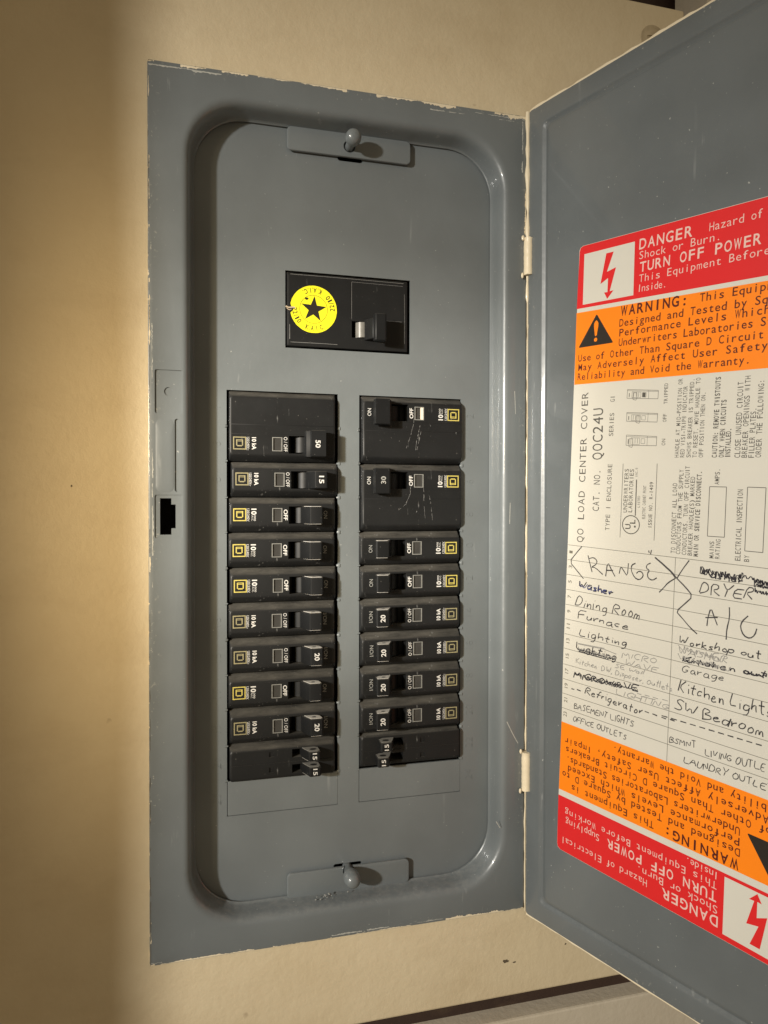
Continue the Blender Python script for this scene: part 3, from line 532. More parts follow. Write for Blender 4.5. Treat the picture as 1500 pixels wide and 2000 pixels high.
bead('paint_bead', [(168.4, -12.7, 70), (168.6, -12.4, 0), (168.4, -12.5, -80), (168.6, -12.5, -203)], panel, rfun=joint_r)
bead('paint_bead', [(168.4, -12.7, -226.5), (168.5, -12.6, -236), (168.3, -12.4, -245), (168.5, -12.6, -297)], panel, rfun=joint_r)

# ------------------------------------------------------------------ door (a pressed pan, hinged at its left edge)
TH = math.radians(69.225); CUR = SCL
DX0, DX1, DZ0, DZ1 = 1.0, 206.0, -298.2, 163.9
def dl(d, r=3.0): return rr(DX0+d, DX1-d, DZ0+d, DZ1-d, max(r, .5), 5)
bm = bmesh.new()
loft(bm, [(dl(0, 2), 6.5), (dl(0, 2), .7), (dl(.25, 2), .2), (dl(.9, 2), 0), (dl(9.6, 3), 0), (dl(10.3, 3), .12), (dl(10.9, 3), .45), (dl(11.6, 3.2), 1.1), (dl(12.3, 3.4), 1.35),
          (dl(13.0, 3.4), 1.15), (dl(13.7, 3.4), .62), (dl(14.5, 3.4), .32), (dl(15.4, 3.2), .26)], False, True)
back = [(dl(0, 2), 6.5), (dl(1.2, 2), 6.5), (dl(1.2, 2), 2.6), (dl(14, 3), 2.6)]
loft(bm, back, False, True)
bmesh.ops.remove_doubles(bm, verts=bm.verts, dist=1e-4)
door = link('door', tomesh('door', bm, 30), [M_door], panel, loc=tuple((FR @ Vector((168.17*MM, -12*MM, 0)))/MM), rot=(0, 0, -TH))
bead('paint_edge', [(1.4, 1.0, 164.1), (60, 1.0, 164.3), (206, 1.0, 164.2)], door, 1.25)
bead('paint_edge', [(1.4, 1.0, -298.5), (60, 1.0, -298.6), (206, 1.0, -298.4)], door, .85)
bead('paint_edge', [(.8, .6, 163.6), (.7, .6, 95)], door, .45)

YS = .10     # label sheet face
def sub(name, build, mat, y=None, **kw):
    bm = bmesh.new(); build(bm); me = tomesh(name, bm, False)
    return link(name, me, mat, door, **kw)
def lerp2(c, a, d):      # c = TL, TR, BL, BR
    t = (c[0][0]+(c[1][0]-c[0][0])*a, c[0][1]+(c[1][1]-c[0][1])*a); b = (c[2][0]+(c[3][0]-c[2][0])*a, c[2][1]+(c[3][1]-c[2][1])*a)
    return (t[0]+(b[0]-t[0])*d, t[1]+(b[1]-t[1])*d)
TOPC = ((37.9, 75.9), (166.5, 66.4), (34.6, 3.4), (163.6, -5.0))
BOTC = ((153.4, -255.0), (24.6, -250.2), (153.0, -185.6), (27.2, -179.6))
# sheet: cream label with rounded outer corners, a thin slab
def sheet(b):
    L = [(40.0, 76.0), (38.4, 75.4), (37.7, 74.0), (34.5, 3.3), (30.7, -85), (28.0, -146.6), (27.2, -179.6), (25.4, -219), (24.4, -247.5), (24.9, -249.6), (26.6, -250.6),
         (152, -255.3), (153.6, -253.5), (153.0, -185.6), (159, -90), (163.8, -5), (166.6, 64.5), (165, 66.6)]
    prism(b, L[::-1], .28, YS)
sub('directory_label', sheet, M_paper)
YI, YT, YT2 = YS-.04, YS-.08, YS-.12
def edged(poly, y):   # printed ink area, a flat face
    return lambda b: flat(b, poly, y)
sub('danger_band', edged([(37.9, 73.6), (38.6, 75.3), (40.2, 75.85), (165, 66.4), (166.3, 64.9), (164.9, 33.4), (36.1, 43.5)], YI), M_red)
sub('warning_band', edged([(36.0, 41.4), (164.9, 31.2), (163.7, -4.9), (34.75, 3.4)], YI), M_orange)
sub('danger_band', edged([(25.3, -220.6), (153.3, -225.1), (153.5, -253.4), (151.9, -255.2), (26.7, -250.5), (25.0, -249.5), (24.5, -247.5)], YI), M_red)
sub('warning_band', edged([(27.2, -179.7), (152.9, -185.7), (153.3, -221.8), (25.55, -217.3)], YI), M_orange)
SQ = [(41.0, 71.3), (71.7, 68.9), (71.0, 42.7), (40.1, 44.9)]
sub('bolt_square', edged(SQ, YT), M_paper)
SQ2 = [(119.7, -225.4), (148.6, -226.6), (149.0, -252.9), (118.9, -251.4)]
sub('bolt_square', edged(SQ2, YT), M_paper)
BOLT = [(.45, .06), (.62, .07), (.49, .44), (.69, .38), (.56, .86), (.64, .82), (.52, 1.0), (.44, .84), (.52, .87), (.52, .55), (.35, .66)]
BOLT = [(.455, .09), (.60, .09), (.478, .45), (.655, .40), (.545, .835), (.62, .83), (.50, .975), (.435, .84), (.50, .845), (.505, .575), (.355, .66)]
def bolt(c): return lambda b: flat(b, [lerp2((c[0], c[1], c[3], c[2]), a, d) for a, d in BOLT], YT2)
sub('lightning_bolt', bolt(SQ), M_red)
sub('lightning_bolt', bolt([SQ2[2], SQ2[3], SQ2[0], SQ2[1]]), M_red)
TRI_A = [(49.1, 38.2), (37.4, 22.6), (59.4, 21.5)]
def tri(p):
    def f(b):
        pts = []
        for i in range(3):
            a, c, d = Vector(p[i-1]), Vector(p[i]), Vector(p[(i+1) % 3])
            for k in range(4):
                t = k/3; q = c+(a-c).normalized()*.9; r = c+(d-c).normalized()*.9; pts.append(tuple(q.lerp(c, t).lerp(c.lerp(r, t), t)))
        flat(b, pts, YT)
    return f
TRI_B = [(142.0, -216.5), (154.3, -203.0), (131.0, -201.0)]
TRI_B = [(140.2, -219.6), (152.0, -203.4), (129.4, -202.2)]
for tp in (TRI_A, TRI_B):
    sub('warning_triangle', tri(tp), M_ink)
    def excl(b, tp=tp):
        A = Vector(tp[0]); B = (Vector(tp[1])+Vector(tp[2]))/2; ax = B-A; px = Vector((ax.y, -ax.x)).normalized()
        s = [A+ax*t+px*w for t, w in ((.24, .8), (.20, 0), (.24, -.8), (.30, -1.35), (.40, -1.35), (.68, -.6), (.71, 0), (.68, .6), (.40, 1.35), (.30, 1.35))]
        flat(b, [tuple(q) for q in s], YT2)
        c = A+ax*.82; flat(b, [(c.x+1.05*math.cos(k*PI/6), c.y+1.05*math.sin(k*PI/6)) for k in range(12)], YT2)
    sub('exclamation_mark', excl, M_orange)
# warning lettering, measured on the upper block and repeated turned round below
DG = [('DANGER', (74.1, 64.2), (102.0, 62.3), 5.2, .012), ('Hazard of Electrical', (110.2, 62.0), (163.4, 59.0), 3.9, -.006), ('Shock or Burn.', (74.1, 59.4), (115.7, 56.7), 3.9, -.006),
      ('TURN OFF POWER', (74.5, 53.1), (133.3, 49.7), 4.9, .012), ('Supplying', (138.4, 49.5), (160.5, 48.2), 3.9, -.006), ('This Equipment Before Working', (74.2, 48.2), (161, 43.0), 3.8, -.006), ('Inside.', (73.4, 43.6), (89.0, 42.3), 3.7, -.006)]
WG = [('WARNING:', (63.7, 34.0), (100.2, 31.6), 4.9, .014), ('This Equipment is', (105.9, 31.5), (156.5, 28.2), 3.8, -.001), ('Designed and Tested by Square D to', (62.9, 28.8), (162.8, 22.3), 3.8, -.001),
      ('Performance Levels Which Exceed', (62.9, 23.9), (159, 18.4), 3.8, -.001), ('Underwriters Laboratories Standards.', (62.6, 19.1), (160, 13.4), 3.8, -.001),
      ('Use of Other Than Square D Circuit Breakers', (37.3, 15.3), (160.5, 8.2), 3.7, -.001), ('May Adversely Affect User Safety, Impair', (37.3, 10.4), (161.2, 3.4), 3.7, -.001), ('Reliability and Void the Warranty.', (36.9, 5.5), (129.1, 0.0), 3.7, -.001)]
def inv(c, p):       # (a, d) of a point inside a quad, a few fixed-point steps
    a = d = .5
    for _ in range(12):
        q = lerp2(c, a, d); wx = (c[1][0]-c[0][0]); hz = (c[2][1]-c[0][1])
        a += (p[0]-q[0])/wx; d += (p[1]-q[1])/hz
    return a, d
def block(rows, below):
    def f(b):
        for s, p0, p1, h, bo in rows:
            if below:
                p0 = lerp2(BOTC, *inv(TOPC, p0)); p1 = lerp2(BOTC, *inv(TOPC, p1)); h *= .96
            mono(b, s, p0, p1, h*.96, YT, bo+(.008 if rows is WG else 0))
    return f
for bl in (False, True):
    sub('danger_lettering', block(DG, bl), M_pink); sub('warning_lettering', block(WG, bl), M_maroon)
# technical print of the middle sheet, reading upwards
def vt(rows, bold=0.0, cells=True):
    def f(b):
        for s, p0, p1, h in rows: (mono if len(s) > 1 and cells else text)(b, s, p0, p1, h, YI, bold)
    return f
sub('printed_text', vt([('QO LOAD CENTER COVER', (41.1, -80.9), (44.0, -1.7), 4.1), ('CAT. NO.', (51.1, -64.2), (52.0, -42.7), 4.0), ('QOC24U', (53.0, -37.5), (53.5, -10.9), 6.2),
    ('TYPE 1 ENCLOSURE', (57.7, -74.0), (59.2, -40.1), 2.6), ('SERIES', (59.6, -25.9), (60.2, -14.2), 2.6), ('G1', (60.4, -8.6), (60.6, -5.5), 2.6)], .0), M_print)
sub('printed_text', vt([('UNDERWRITERS', (68.1, -64.7), (69.0, -42.9), 2.3), ('LABORATORIES', (71.0, -64.6), (72.0, -43.2), 2.3), ('INC.®', (74.0, -47.1), (74.1, -42.6), 1.2), ('LISTED', (75.4, -62.1), (75.5, -56.4), 1.3),
    ('ELECTRIC CABINET FRONT', (78.4, -67.7), (79.0, -51.5), 1.7), ('ON', (89.0, -32.5), (89.1, -29.4), 1.9), ('OFF', (89.5, -21.4), (89.7, -17.7), 1.9), ('TRIPPED', (90.0, -12.9), (90.3, -3.2), 1.9),
    ('TO DISCONNECT ALL LOAD', (94.6, -83.5), (95.4, -50.6), 2.3), ('CONDUCTORS FROM THE SUPPLY', (97.1, -83.8), (98.6, -44.4), 2.2), ('CONDUCTORS. TURN OFF CIRCUIT', (100.1, -84.0), (101.7, -42.9), 2.2),
    ('BREAKER HANDLE(S) MARKED', (103.0, -84.1), (104.3, -47.9), 2.2), ('MAINS', (113.4, -84.7), (113.6, -77.1), 2.1), ('RATING', (116.1, -84.8), (116.6, -76.1), 2.1), ('AMPS.', (115.7, -51.7), (116.1, -44.6), 2.2),
    ('ELECTRICAL INSPECTION', (125.5, -85.0), (126.5, -54.0), 2.4), ('BY', (129.3, -85.2), (129.4, -82.4), 2.2), ('HANDLE AT MID-POSITION OR', (96.0, -38.6), (97.8, -2.1), 2.1), ('RED VISI-TRIP® INDICATOR', (98.8, -38.7), (100.3, -5.9), 2.1),
    ('SHOWS BREAKER IS TRIPPED.', (102.0, -38.9), (103.6, -2.9), 2.1), ('TO RESET. MOVE HANDLE TO', (105.0, -39.1), (106.6, -2.9), 2.1), ('OFF POSITION THEN ON.', (108.0, -39.2), (109.1, -9.7), 2.1),
    ('CLOSE UNUSED CIRCUIT', (125.0, -40.2), (126.3, -7.4), 2.5), ('BREAKER OPENINGS WITH', (128.0, -40.3), (129.4, -5.3), 2.4), ('FILLER PLATES.', (131.0, -40.5), (131.9, -19.3), 2.4), ('ORDER THE FOLLOWING:', (134.0, -40.5), (135.1, -7.8), 2.4),
    ('QO-PMF2 SERIES', (79.8, -33.9), (68.6, -33.2), .01)][:-1], .004), M_print)
sub('printed_text', vt([('ISSUE NO. R-1409', (82.0, -72.1), (82.8, -49.8), 1.9)], .01), M_print)
sub('printed_text', vt([('MAIN OR SERVICE DISCONNECT.', (105.9, -84.4), (107.5, -45.4), 2.2), ('CAUTION: REMOVE TWISTOUTS', (114.5, -39.6), (116.1, -3.9), 2.3), ('ONLY WHEN CIRCUITS', (117.7, -39.7), (118.8, -14.3), 2.3), ('INSTALLED.', (120.6, -39.8), (121.0, -27.1), 2.3)], .022), M_print)
def lin(b, p, q, w=.22, y=YI):
    dx, dz = q[0]-p[0], q[1]-p[1]; l = math.hypot(dx, dz); nx, nz = -dz/l*w/2, dx/l*w/2
    flat(b, [(p[0]+nx, p[1]+nz), (q[0]+nx, q[1]+nz), (q[0]-nx, q[1]-nz), (p[0]-nx, p[1]-nz)], y)
def poly(b, pts, w=.2, close=True, y=YI):
    for i, (p, q) in enumerate(zip(pts, pts[1:]+pts[:1] if close else pts[1:])): lin(b, p, q, w, y-.003*(i % 2))
def ul(b):
    lin(b, (64.1, -77.3), (65.7, -40.2), .28); lin(b, (83.4, -78.0), (84.8, -41.0), .28); lin(b, (72.9, -66.2), (73.5, -48.4), .55)
    c = (70.4, -70.7); n = 28
    for i in range(n):
        a, e = 2*PI*i/n, 2*PI*(i+1)/n
        flat(b, [(c[0]+4.6*math.cos(a), c[1]+4.3*math.sin(a)), (c[0]+4.6*math.cos(e), c[1]+4.3*math.sin(e)), (c[0]+5.1*math.cos(e), c[1]+4.75*math.sin(e)), (c[0]+5.1*math.cos(a), c[1]+4.75*math.sin(a))], YI-.005)
    text(b, 'U', (70.2, -72.9), (70.2, -70.4), 3.0, YI-.01, .02); text(b, 'L', (72.9, -70.2), (72.9, -68.2), 3.0, YI-.01, .02)
    c = (72.7, -71.6)
    flat(b, [(c[0]+.55*math.cos(k*PI/5), c[1]+.55*math.sin(k*PI/5)) for k in range(10)], YI-.008)
sub('listing_mark', ul, M_print)
def forms(b):
    poly(b, [(110.4, -74.8), (111.3, -52.5), (119.1, -52.8), (118.3, -75.0)], .3); poly(b, [(127.4, -80.5), (128.4, -53.0), (136.2, -53.4), (135.1, -80.8)], .3)
sub('form_box', forms, M_print)
def diag(c, hpos, dark):
    def f(b):
        def L(a, d): return lerp2(c, a, d)
        poly(b, [L(0, 0), L(1, 0), L(1, 1), L(0, 1)], .22); lin(b, L(0, .13), L(1, .13), .16, YI-.008); lin(b, L(.7, 0), L(.7, 1), .16, YI-.008)
        lin(b, L(.07, .4), L(.07, .85), .4, YI-.01); poly(b, [L(.16, .25), L(.16, .9), L(.45, .9), L(.45, .25)], .16)
        for k in range(3): lin(b, L(.22+k*.08, .3), L(.22+k*.08, .8), .2, YI-.012)
        poly(b, [L(.5, .3), L(.5, .8), L(.62, .8), L(.62, .3)], .16)
        if dark: flat(b, [L(.5, .3), L(.5, .85), L(.6, .85), L(.6, .3)], YI-.014)
        poly(b, [L(hpos, .35), L(hpos, 1.12), L(hpos+.1, 1.2), L(hpos+.13, 1.0), L(hpos+.12, .35)], .22, y=YI-.02)
    return f
for c, hp, dk in ((((67.5, -26.0), (84.5, -28.0), (67.3, -31.1), (84.3, -32.4)), .1, False), (((67.7, -14.8), (84.9, -17.0), (67.5, -19.1), (84.6, -21.1)), .32, False), (((68.0, -3.4), (85.2, -6.0), (67.7, -7.7), (85.0, -10.0)), .2, True)):
    sub('breaker_diagram', diag(c, hp, dk), M_print)
# circuit directory
def rules(b):
    for i, (p, q) in enumerate(RULES): lin(b, p, q, .26, YI-.004*(i == 12))
sub('directory_rules', rules, M_line)
def nums(b):
    for s, c in ROWNUM:
        w = 1.5 if len(s) == 1 else 2.6
        text(b, s, (c[0]+.9, c[1]-w/2), (c[0]+1.0, c[1]+w/2), 2.2, YI, .01)
sub('row_numbers', nums, M_line)
for ink in range(4):
    def hw(b, ink=ink):
        for s, p0, p1, h, k in WORDS:
            if k == ink: write(b, s, p0, p1, h, ((.54 if h > 3.2 else .40), .62, .38, .44)[ink], YT-.002*random.random())
        for k, pts in STROKES:
            if k == ink: ribbon(b, pts, (.58, .48, .36, .4)[ink], YT-.004-.002*random.random())
    sub('handwriting', hw, M_pen[ink])

CUR = Matrix.Identity(4)
# ------------------------------------------------------------------ circuit breakers
# local frame: x from the logo end (0) to the handle end (~57), z 0 = middle of the pole, y 0 = dead front, viewer at -y
ZC = 0.0
def body_mesh(n, kind):
    """n poles; pole p is centred at z = -p*19.05"""
    zt, zb = 9.3, -P_*(n-1)-9.3; pt, pb = ZC+5.7, -P_*(n-1)+ZC-5.7
    if kind == 'tandem': pt, pb = 6.4, -8.4
    bm = bmesh.new(); xr = 57.0
    loft(bm, [(rr(.4, 58.6, zb, zt, .4, 3), 45), (rr(.4, 58.6, zb, zt, .4, 3), 2.2), (rr(.6, 58.3, zb+.35, zt-.35, .5, 3), 1.6), (rr(.7, 58.2, zb+.9, zt-.7, .8, 3), .3),
              (rr(.85, 57.7, pb-1.0, pt+1.1, 1.4, 3), -2.2), (rr(1.05, 57.5, pb-.4, pt+.45, 1.6, 3), -2.75), (rr(1.5, xr, pb+.1, pt-.05, 1.5, 3), -2.98), (rr(2.1, xr-.6, pb+.6, pt-.6, 1.1, 3), -3.0)], True, True)
    me = tomesh('breaker_body', bm)
    cuts = []
    if kind == 'tandem':
        for zc in (3.5, -4.9):
            cuts.append(lambda b, zc=zc: box(b, 34.0, 43, -12, 6, zc-2.3, zc+2.3))
            cuts.append(lambda b, zc=zc: box(b, 21.6, 24.2, -12, -2.3, zc-1.1, zc+1.6))
        cuts.append(lambda b: box(b, -1, 60, -12, -2.7, -1.0, -.75))
    else:
        tz = -P_*(n-1) if kind == 'std' else 0
        cuts.append(lambda b: box(b, 32.2, 46.0, -12, 6, tz+ZC-4.9, tz+ZC+4.6))
        cuts.append(lambda b: box(b, 23.2, 28.8, -12, -2.0, tz+ZC-3.9, tz+ZC+3.8))
        if n == 2: cuts.append(lambda b: box(b, -1, 60, -12, -2.86, -9.0, -8.7))
        cuts.append(lambda b: box(b, -1, 60, -12, -2.88, tz+ZC+5.15, tz+ZC+5.3))
        cuts.append(lambda b: box(b, -1, 60, -12, -2.88, tz+ZC-5.3, tz+ZC-5.15))
    return resmooth(boolean(me, cuts), 32)
def handle_mesh(w, zc, x0=0.0, small=False, bar=False):
    bm = bmesh.new(); h = w/2
    if bar: pr = [(40.2, -2), (42.0, -10.5), (44.0, -11.2), (44.1, -15.6), (51.8, -15.9), (52.0, -11.0), (49.0, -10.0), (48.5, -2)]
    elif small: pr = [(39.5, -2), (40.2, -8), (42.6, -13.6), (43.0, -15.4), (43.6, -15.9), (48.6, -15.9), (49.4, -15.2), (49.2, -8), (48.8, -2)]
    else: pr = [(39.2, -2), (39.8, -7.6), (42.9, -14.6), (43.4, -15.4), (44.0, -15.6), (49.6, -15.4), (50.2, -14.8), (49.6, -8), (49.4, -2)]
    pr = [(x+x0, y) for x, y in pr]
    cx = sum(p[0] for p in pr)/len(pr); cy = sum(p[1] for p in pr)/len(pr)
    sh = lambda f: [(cx+(x-cx)*f, cy+(y-cy)*f) for x, y in pr]
    prs = [(sh(.93), zc-h), (pr, zc-h+.4), (pr, zc+h-.4), (sh(.93), zc+h)]
    rings = [[bm.verts.new((x, y, z)) for x, y in p] for p, z in prs]; n = len(pr)
    for a, b in zip(rings, rings[1:]):
        for i in range(n): bm.faces.new((a[i], a[(i+1) % n], b[(i+1) % n], b[i]))
    bm.faces.new(rings[0]); bm.faces.new(rings[-1])
    if not small:      # rocker drum inside the slot
        R = 6.6; dz = min(h, 4.4); rg = []
        for z in (zc-dz, zc+dz): rg.append([bm.verts.new((41.4+x0*.3+R*math.cos(a_*PI/9), .2-R*.95*math.sin(a_*PI/9), z)) for a_ in range(0, 10)])
        for i in range(9): bm.faces.new((rg[0][i], rg[0][i+1], rg[1][i+1], rg[1][i]))
        bm.faces.new(rg[0]); bm.faces.new(rg[1])
    for v in bm.verts: v.co.y += 5
    return tomesh('handle', bm, 35)
def end_mesh(w, zc, x0=0.0, small=False):
    """pale plate with a dark eye on each end of the handle"""
    bm = bmesh.new(); bm2 = bmesh.new()
    pl = [(41.0, -8.2), (43.4, -14.2), (44.0, -15.1), (49.2, -15.0), (49.9, -14.4), (49.2, -10.4), (47.6, -8.8)] if not small else [(40.4, -8), (42.4, -13.2), (43.6, -15.3), (48.0, -15.4), (49.0, -14.4), (48.8, -9.5), (47, -8)]
    pl = [(x+x0, y) for x, y in pl]
    for s in (1, -1):
        z = zc+s*w/2; prism_z(bm, pl, z-s*.05, z+s*.16)
        n = 12; c = (45.8+x0, -12.0); rx, ry = (1.15, .85) if not small else (1.9, 1.4)
        prism_z(bm2, [(c[0]+rx*math.cos(2*PI*k/n), c[1]+ry*math.sin(2*PI*k/n)) for k in range(n)], z, z+s*.2)
    for q in (bm, bm2):
        for v in q.verts: v.co.y += 5
    return tomesh('handle_end', bm), tomesh('handle_eye', bm2)
def down(b, s, x, z0, z1, h, y, bold=0.0):     # lettering that reads downwards, tops towards +x
    text(b, s, (x, z0), (x, z1), h, y, bold)
YF = -3.06
def logo_mesh(tz, old):
    bm = bmesh.new(); cx, cz = 6.1, tz+ZC+.15
    def fr(a, w, y):       # square frame, outer half side a
        for x0, x1, z0, z1 in ((-a, a, a-w, a), (-a, a, -a, -a+w), (-a, -a+w, -a+w, a-w), (a-w, a, -a+w, a-w)): flat(bm, [(cx+x0, cz+z0), (cx+x1, cz+z0), (cx+x1, cz+z1), (cx+x0, cz+z1)], y)
    fr(3.4, .55, YF)
    # a square letter D lying on its back (its stem up towards +z)
    for x0, x1, z0, z1 in ((-2.0, 2.1, 1.55, 2.1), (-1.6, 1.7, 1.0, 1.55), (-1.6, -.8, -1.3, 1.0), (.9, 1.7, -1.3, 1.0), (-1.3, 1.4, -2.0, -1.3)):
        pass
    D_ = [(-2.1, 1.9, -1.95, 1.95)]
    for x0, x1, z0, z1 in ((-2.2, -1.5, -1.6, 1.9), (1.5, 2.2, -1.6, 1.9), (-1.5, 1.5, -2.1, -1.35), (-2.2, 2.2, 1.9, 2.35), (-1.5, 1.5, 1.1, 1.5)):
        # stem side faces +z for lettering that reads downwards
        flat(bm, [(cx+x0*.82, cz+z0*.82), (cx+x1*.82, cz+z0*.82), (cx+x1*.82, cz+z1*.82), (cx+x0*.82, cz+z1*.82)], YF)
    return tomesh('logo', bm, False)
def print_mesh(tz, old, with_on):
    bm = bmesh.new(); c = tz+ZC
    if old:
        down(bm, '10', 12.3, c+3.4, c+.1, 2.5, YF, .03); down(bm, '000', 13.6, c-.2, c-3.2, .95, YF); down(bm, 'A.I.C.', 12.3, c-.2, c-3.2, .95, YF)
        down(bm, '120/240V', 10.1, c+3.4, c-3.4, 1.1, YF); down(bm, 'OFF', 29.5, c+2.9, c-2.9, 2.0, YF, .02)
    else:
        down(bm, '10 kA', 12.6, c+3.4, c-3.2, 2.1, YF, .03); down(bm, '120/240V~', 10.1, c+3.4, c-3.6, 1.1, YF); down(bm, 'O / OFF', 29.5, c+3.9, c-3.9, 1.9, YF, .0)
    flat(bm, [(9.75, c-3.4), (9.92, c-3.4), (9.92, c+3.4), (9.75, c+3.4)], YF)
    return tomesh('lettering', bm, False)
def on_mesh(tz, s, full):
    bm = bmesh.new(); c = tz+ZC
    down(bm, s, 51.3+(1.9 if full else 0), c+3.2 if len(s) > 2 else c+2.2, c-3.0 if len(s) > 2 else c-2.0, 2.0, YF); return tomesh('lettering', bm, False)
def window_meshes(tz):
    bm = bmesh.new(); c = tz+ZC; loft(bm, [(rr(23.3, 28.7, c-3.8, c+3.7, .4, 2), -1.9), (rr(23.3, 28.7, c-3.8, c+3.7, .4, 2), -2.75), (rr(24.1, 27.9, c-3.2, c+3.1, .3, 2), -2.75), (rr(24.3, 27.7, c-3.0, c+2.9, .3, 2), -2.3)], True, True)
    w = tomesh('indicator_window', bm, 30); bm = bmesh.new()
    for x0, x1, z0, z1 in ((23.3, 23.75, c-3.8, c+3.7), (28.2, 28.7, c-3.8, c+3.7), (23.75, 28.2, c+3.3, c+3.7), (23.75, 28.2, c-3.8, c-3.45)): box(bm, x0, x1, -3.12, -2.7, z0, z1)
    return w, tomesh('window_rim', bm)
cache = {}
def get(key, fn):
    if key not in cache: cache[key] = fn()
    return cache[key]
def part(name, me, mat, parent): return link(name, me, mat, parent)
GRP = 'circuit breakers in the two columns'
def breaker(col, k, kind, label, amp=None, old=False, on='', dx=0.0, poles=1, ends=True, flag=False, ampdim=False):
    """col L: as modelled; col R: turned half round, so its logo end is on the right"""
    rot = None; z = -P_*(k+.5)
    if col == 'L': loc = (dx+.55, 0, z)
    else:
        loc = (131.9+dx, 0, -P_*(k+.5)+ZC*2); rot = (0, PI, 0)
        if poles == 2: loc = (131.9+dx, 0, -P_*(k+.5)+ZC*2)
    t = thing('circuit_breaker', label, 'circuit breaker', loc, rot, GRP)
    # right column: local -z points up, so extra poles lie on the other side
    if poles == 2 and col == 'R': tz0 = -P_; t.location.z = (-P_*(k+.5)+ZC*2-P_)*MM+0.0
    tz = -P_*(poles-1)
    bk = 'tandem' if kind == 'tandem' else 'std'
    if col == 'R': t.location.x += 1.44*MM; t.scale = (1.03, 1, 1)
    part('body', get(('body', poles, bk), lambda: body_mesh(poles, bk)), M_black, t)
    if kind == 'tandem':
        for i, zc in enumerate((3.5, -4.9)):
            x0 = (-1.0, -.7)[i] if col == 'L' else (.8 if i == 0 else -.8)
            h = part('handle', get(('hs', i, x0), lambda: handle_mesh(5.2, zc, x0, True)), M_handle, t)
            e, ey = get(('es', i, x0), lambda: end_mesh(5.2, zc, x0, True)); part('handle_end', e, M_endgrey, h); part('handle_eye', ey, M_hole, h)
            def am():
                bm = bmesh.new(); text(bm, '15', (45.1+x0, zc+1.75), (45.1+x0, zc-1.75), 2.2, -10.96, .015); return tomesh('rating', bm, False)
            part('rating', get(('as', i, x0), am), M_white, h)
        return t
    # toggle
    w_ = 14.2 if poles == 2 else 9.3; bar = poles == 2; x0 = -.6 if col == 'L' else .6
    if k == 2 and col == 'L': x0 = .8
    h = part('handle', get(('h', w_, tz, x0, bar), lambda: handle_mesh(w_, tz+ZC-.1+(0 if poles == 1 else .4), x0, False, bar)), M_handle, t)
    if ends and poles == 1:
        e, ey = get(('e', w_, tz, x0), lambda: end_mesh(w_, tz+ZC-.1, x0)); part('handle_end', e, M_end, h); part('handle_eye', ey, M_hole, h)
    if amp:
        yt = -10.98 if bar else -10.66
        xb = (46.2 if bar else 45.6)+x0
        def am():
            bm = bmesh.new(); down(bm, amp, xb, tz+ZC+2.0, tz+ZC-2.1, 2.5, yt, .02); return tomesh('rating', bm, False)
        part('rating', get(('a', amp, tz, xb), am), M_dimwhite if ampdim else M_white, h)
    if on: part('lettering', get(('on', on, tz), lambda: on_mesh(tz, on, poles == 2)), M_white if col == 'R' else M_dimwhite, t)
    part('lettering', get(('pr', tz, old), lambda: print_mesh(tz, old, False)), M_white, t)
    part('logo', get(('lg', tz), lambda: logo_mesh(tz, old)) if old else get(('lg2', tz), lambda: logo_mesh(tz, old)), M_yel if old else M_olive, t)
    w, r = get(('w', tz), lambda: window_meshes(tz)); wo = part('indicator_window', w, M_window, t); part('window_rim', r, M_windowrim, wo)
    if flag:
        bm = bmesh.new(); box(bm, 23.7, 25.2, -3.0, -2.5, tz+ZC-3.4, tz+ZC+3.3); part('trip_flag', tomesh('trip_flag', bm), M_flagwhite, wo)
    return t
breaker('L', 0, 'std', 'double-width black breaker marked 50 at the top of the left column', '50', poles=2)
breaker('L', 2, 'std', 'black breaker marked 15 directly under the double breaker marked 50', '15', dx=1.2, ends=False)
breaker('L', 3, 'std', 'black breaker with yellow logo and OFF lettering, just under the single breaker marked 15', old=True, on='ON')
breaker('L', 4, 'std', 'black breaker lettered OFF, middle one of the three successive OFF breakers in the left column', old=True, on='ON', dx=-.3)
breaker('L', 5, 'std', 'black breaker lettered OFF with readable ON by its handle, lowest of three successive OFF breakers', old=True, on='ON', dx=.3)
breaker('L', 6, 'std', 'left column breaker lettered O/OFF whose handle carries no number', on='I/ON', dx=-.3)
breaker('L', 7, 'std', 'upper of the two breakers marked 20 in the left column', '20', on='I/ON', dx=.2)
breaker('L', 8, 'std', 'left column breaker lettered OFF between the two breakers marked 20', old=True, on='ON', dx=-.4)
breaker('L', 9, 'std', 'breaker marked 20 just above the left tandem breaker with two handles', '20', on='I/ON', dx=.2)
breaker('L', 10, 'tandem', 'tandem breaker with two small handles marked 15 at the bottom of the left column')
breaker('R', 0, 'std', 'double-width scratched black breaker with bright white window at the top of the right column', '', old=True, on='ON', poles=2, flag=True, ampdim=True)
breaker('R', 2, 'std', 'second double-width scratched black breaker in the right column with a dull 30 on its handle', '30', old=True, on='ON', poles=2, ampdim=True, dx=-.2)
breaker('R', 4, 'std', 'upper of the two single breakers lettered ON and OFF in the right column', old=True, on='ON', dx=-1.2)
breaker('R', 5, 'std', 'lower of the two single breakers lettered ON and OFF, above the breakers marked 20', old=True, on='ON', dx=-.8)
breaker('R', 6, 'std', 'topmost of the four breakers marked 20 in the right column', '20', on='I/ON', dx=-.9)
breaker('R', 7, 'std', 'second from the top of the four breakers marked 20 in the right column', '20', on='I/ON', dx=-.5)
breaker('R', 8, 'std', 'third from the top of the four breakers marked 20 in the right column', '20', on='I/ON', dx=-.7)
breaker('R', 9, 'std', 'breaker marked 20 just above the right tandem breaker with two handles', '20', on='I/ON', dx=-.8)
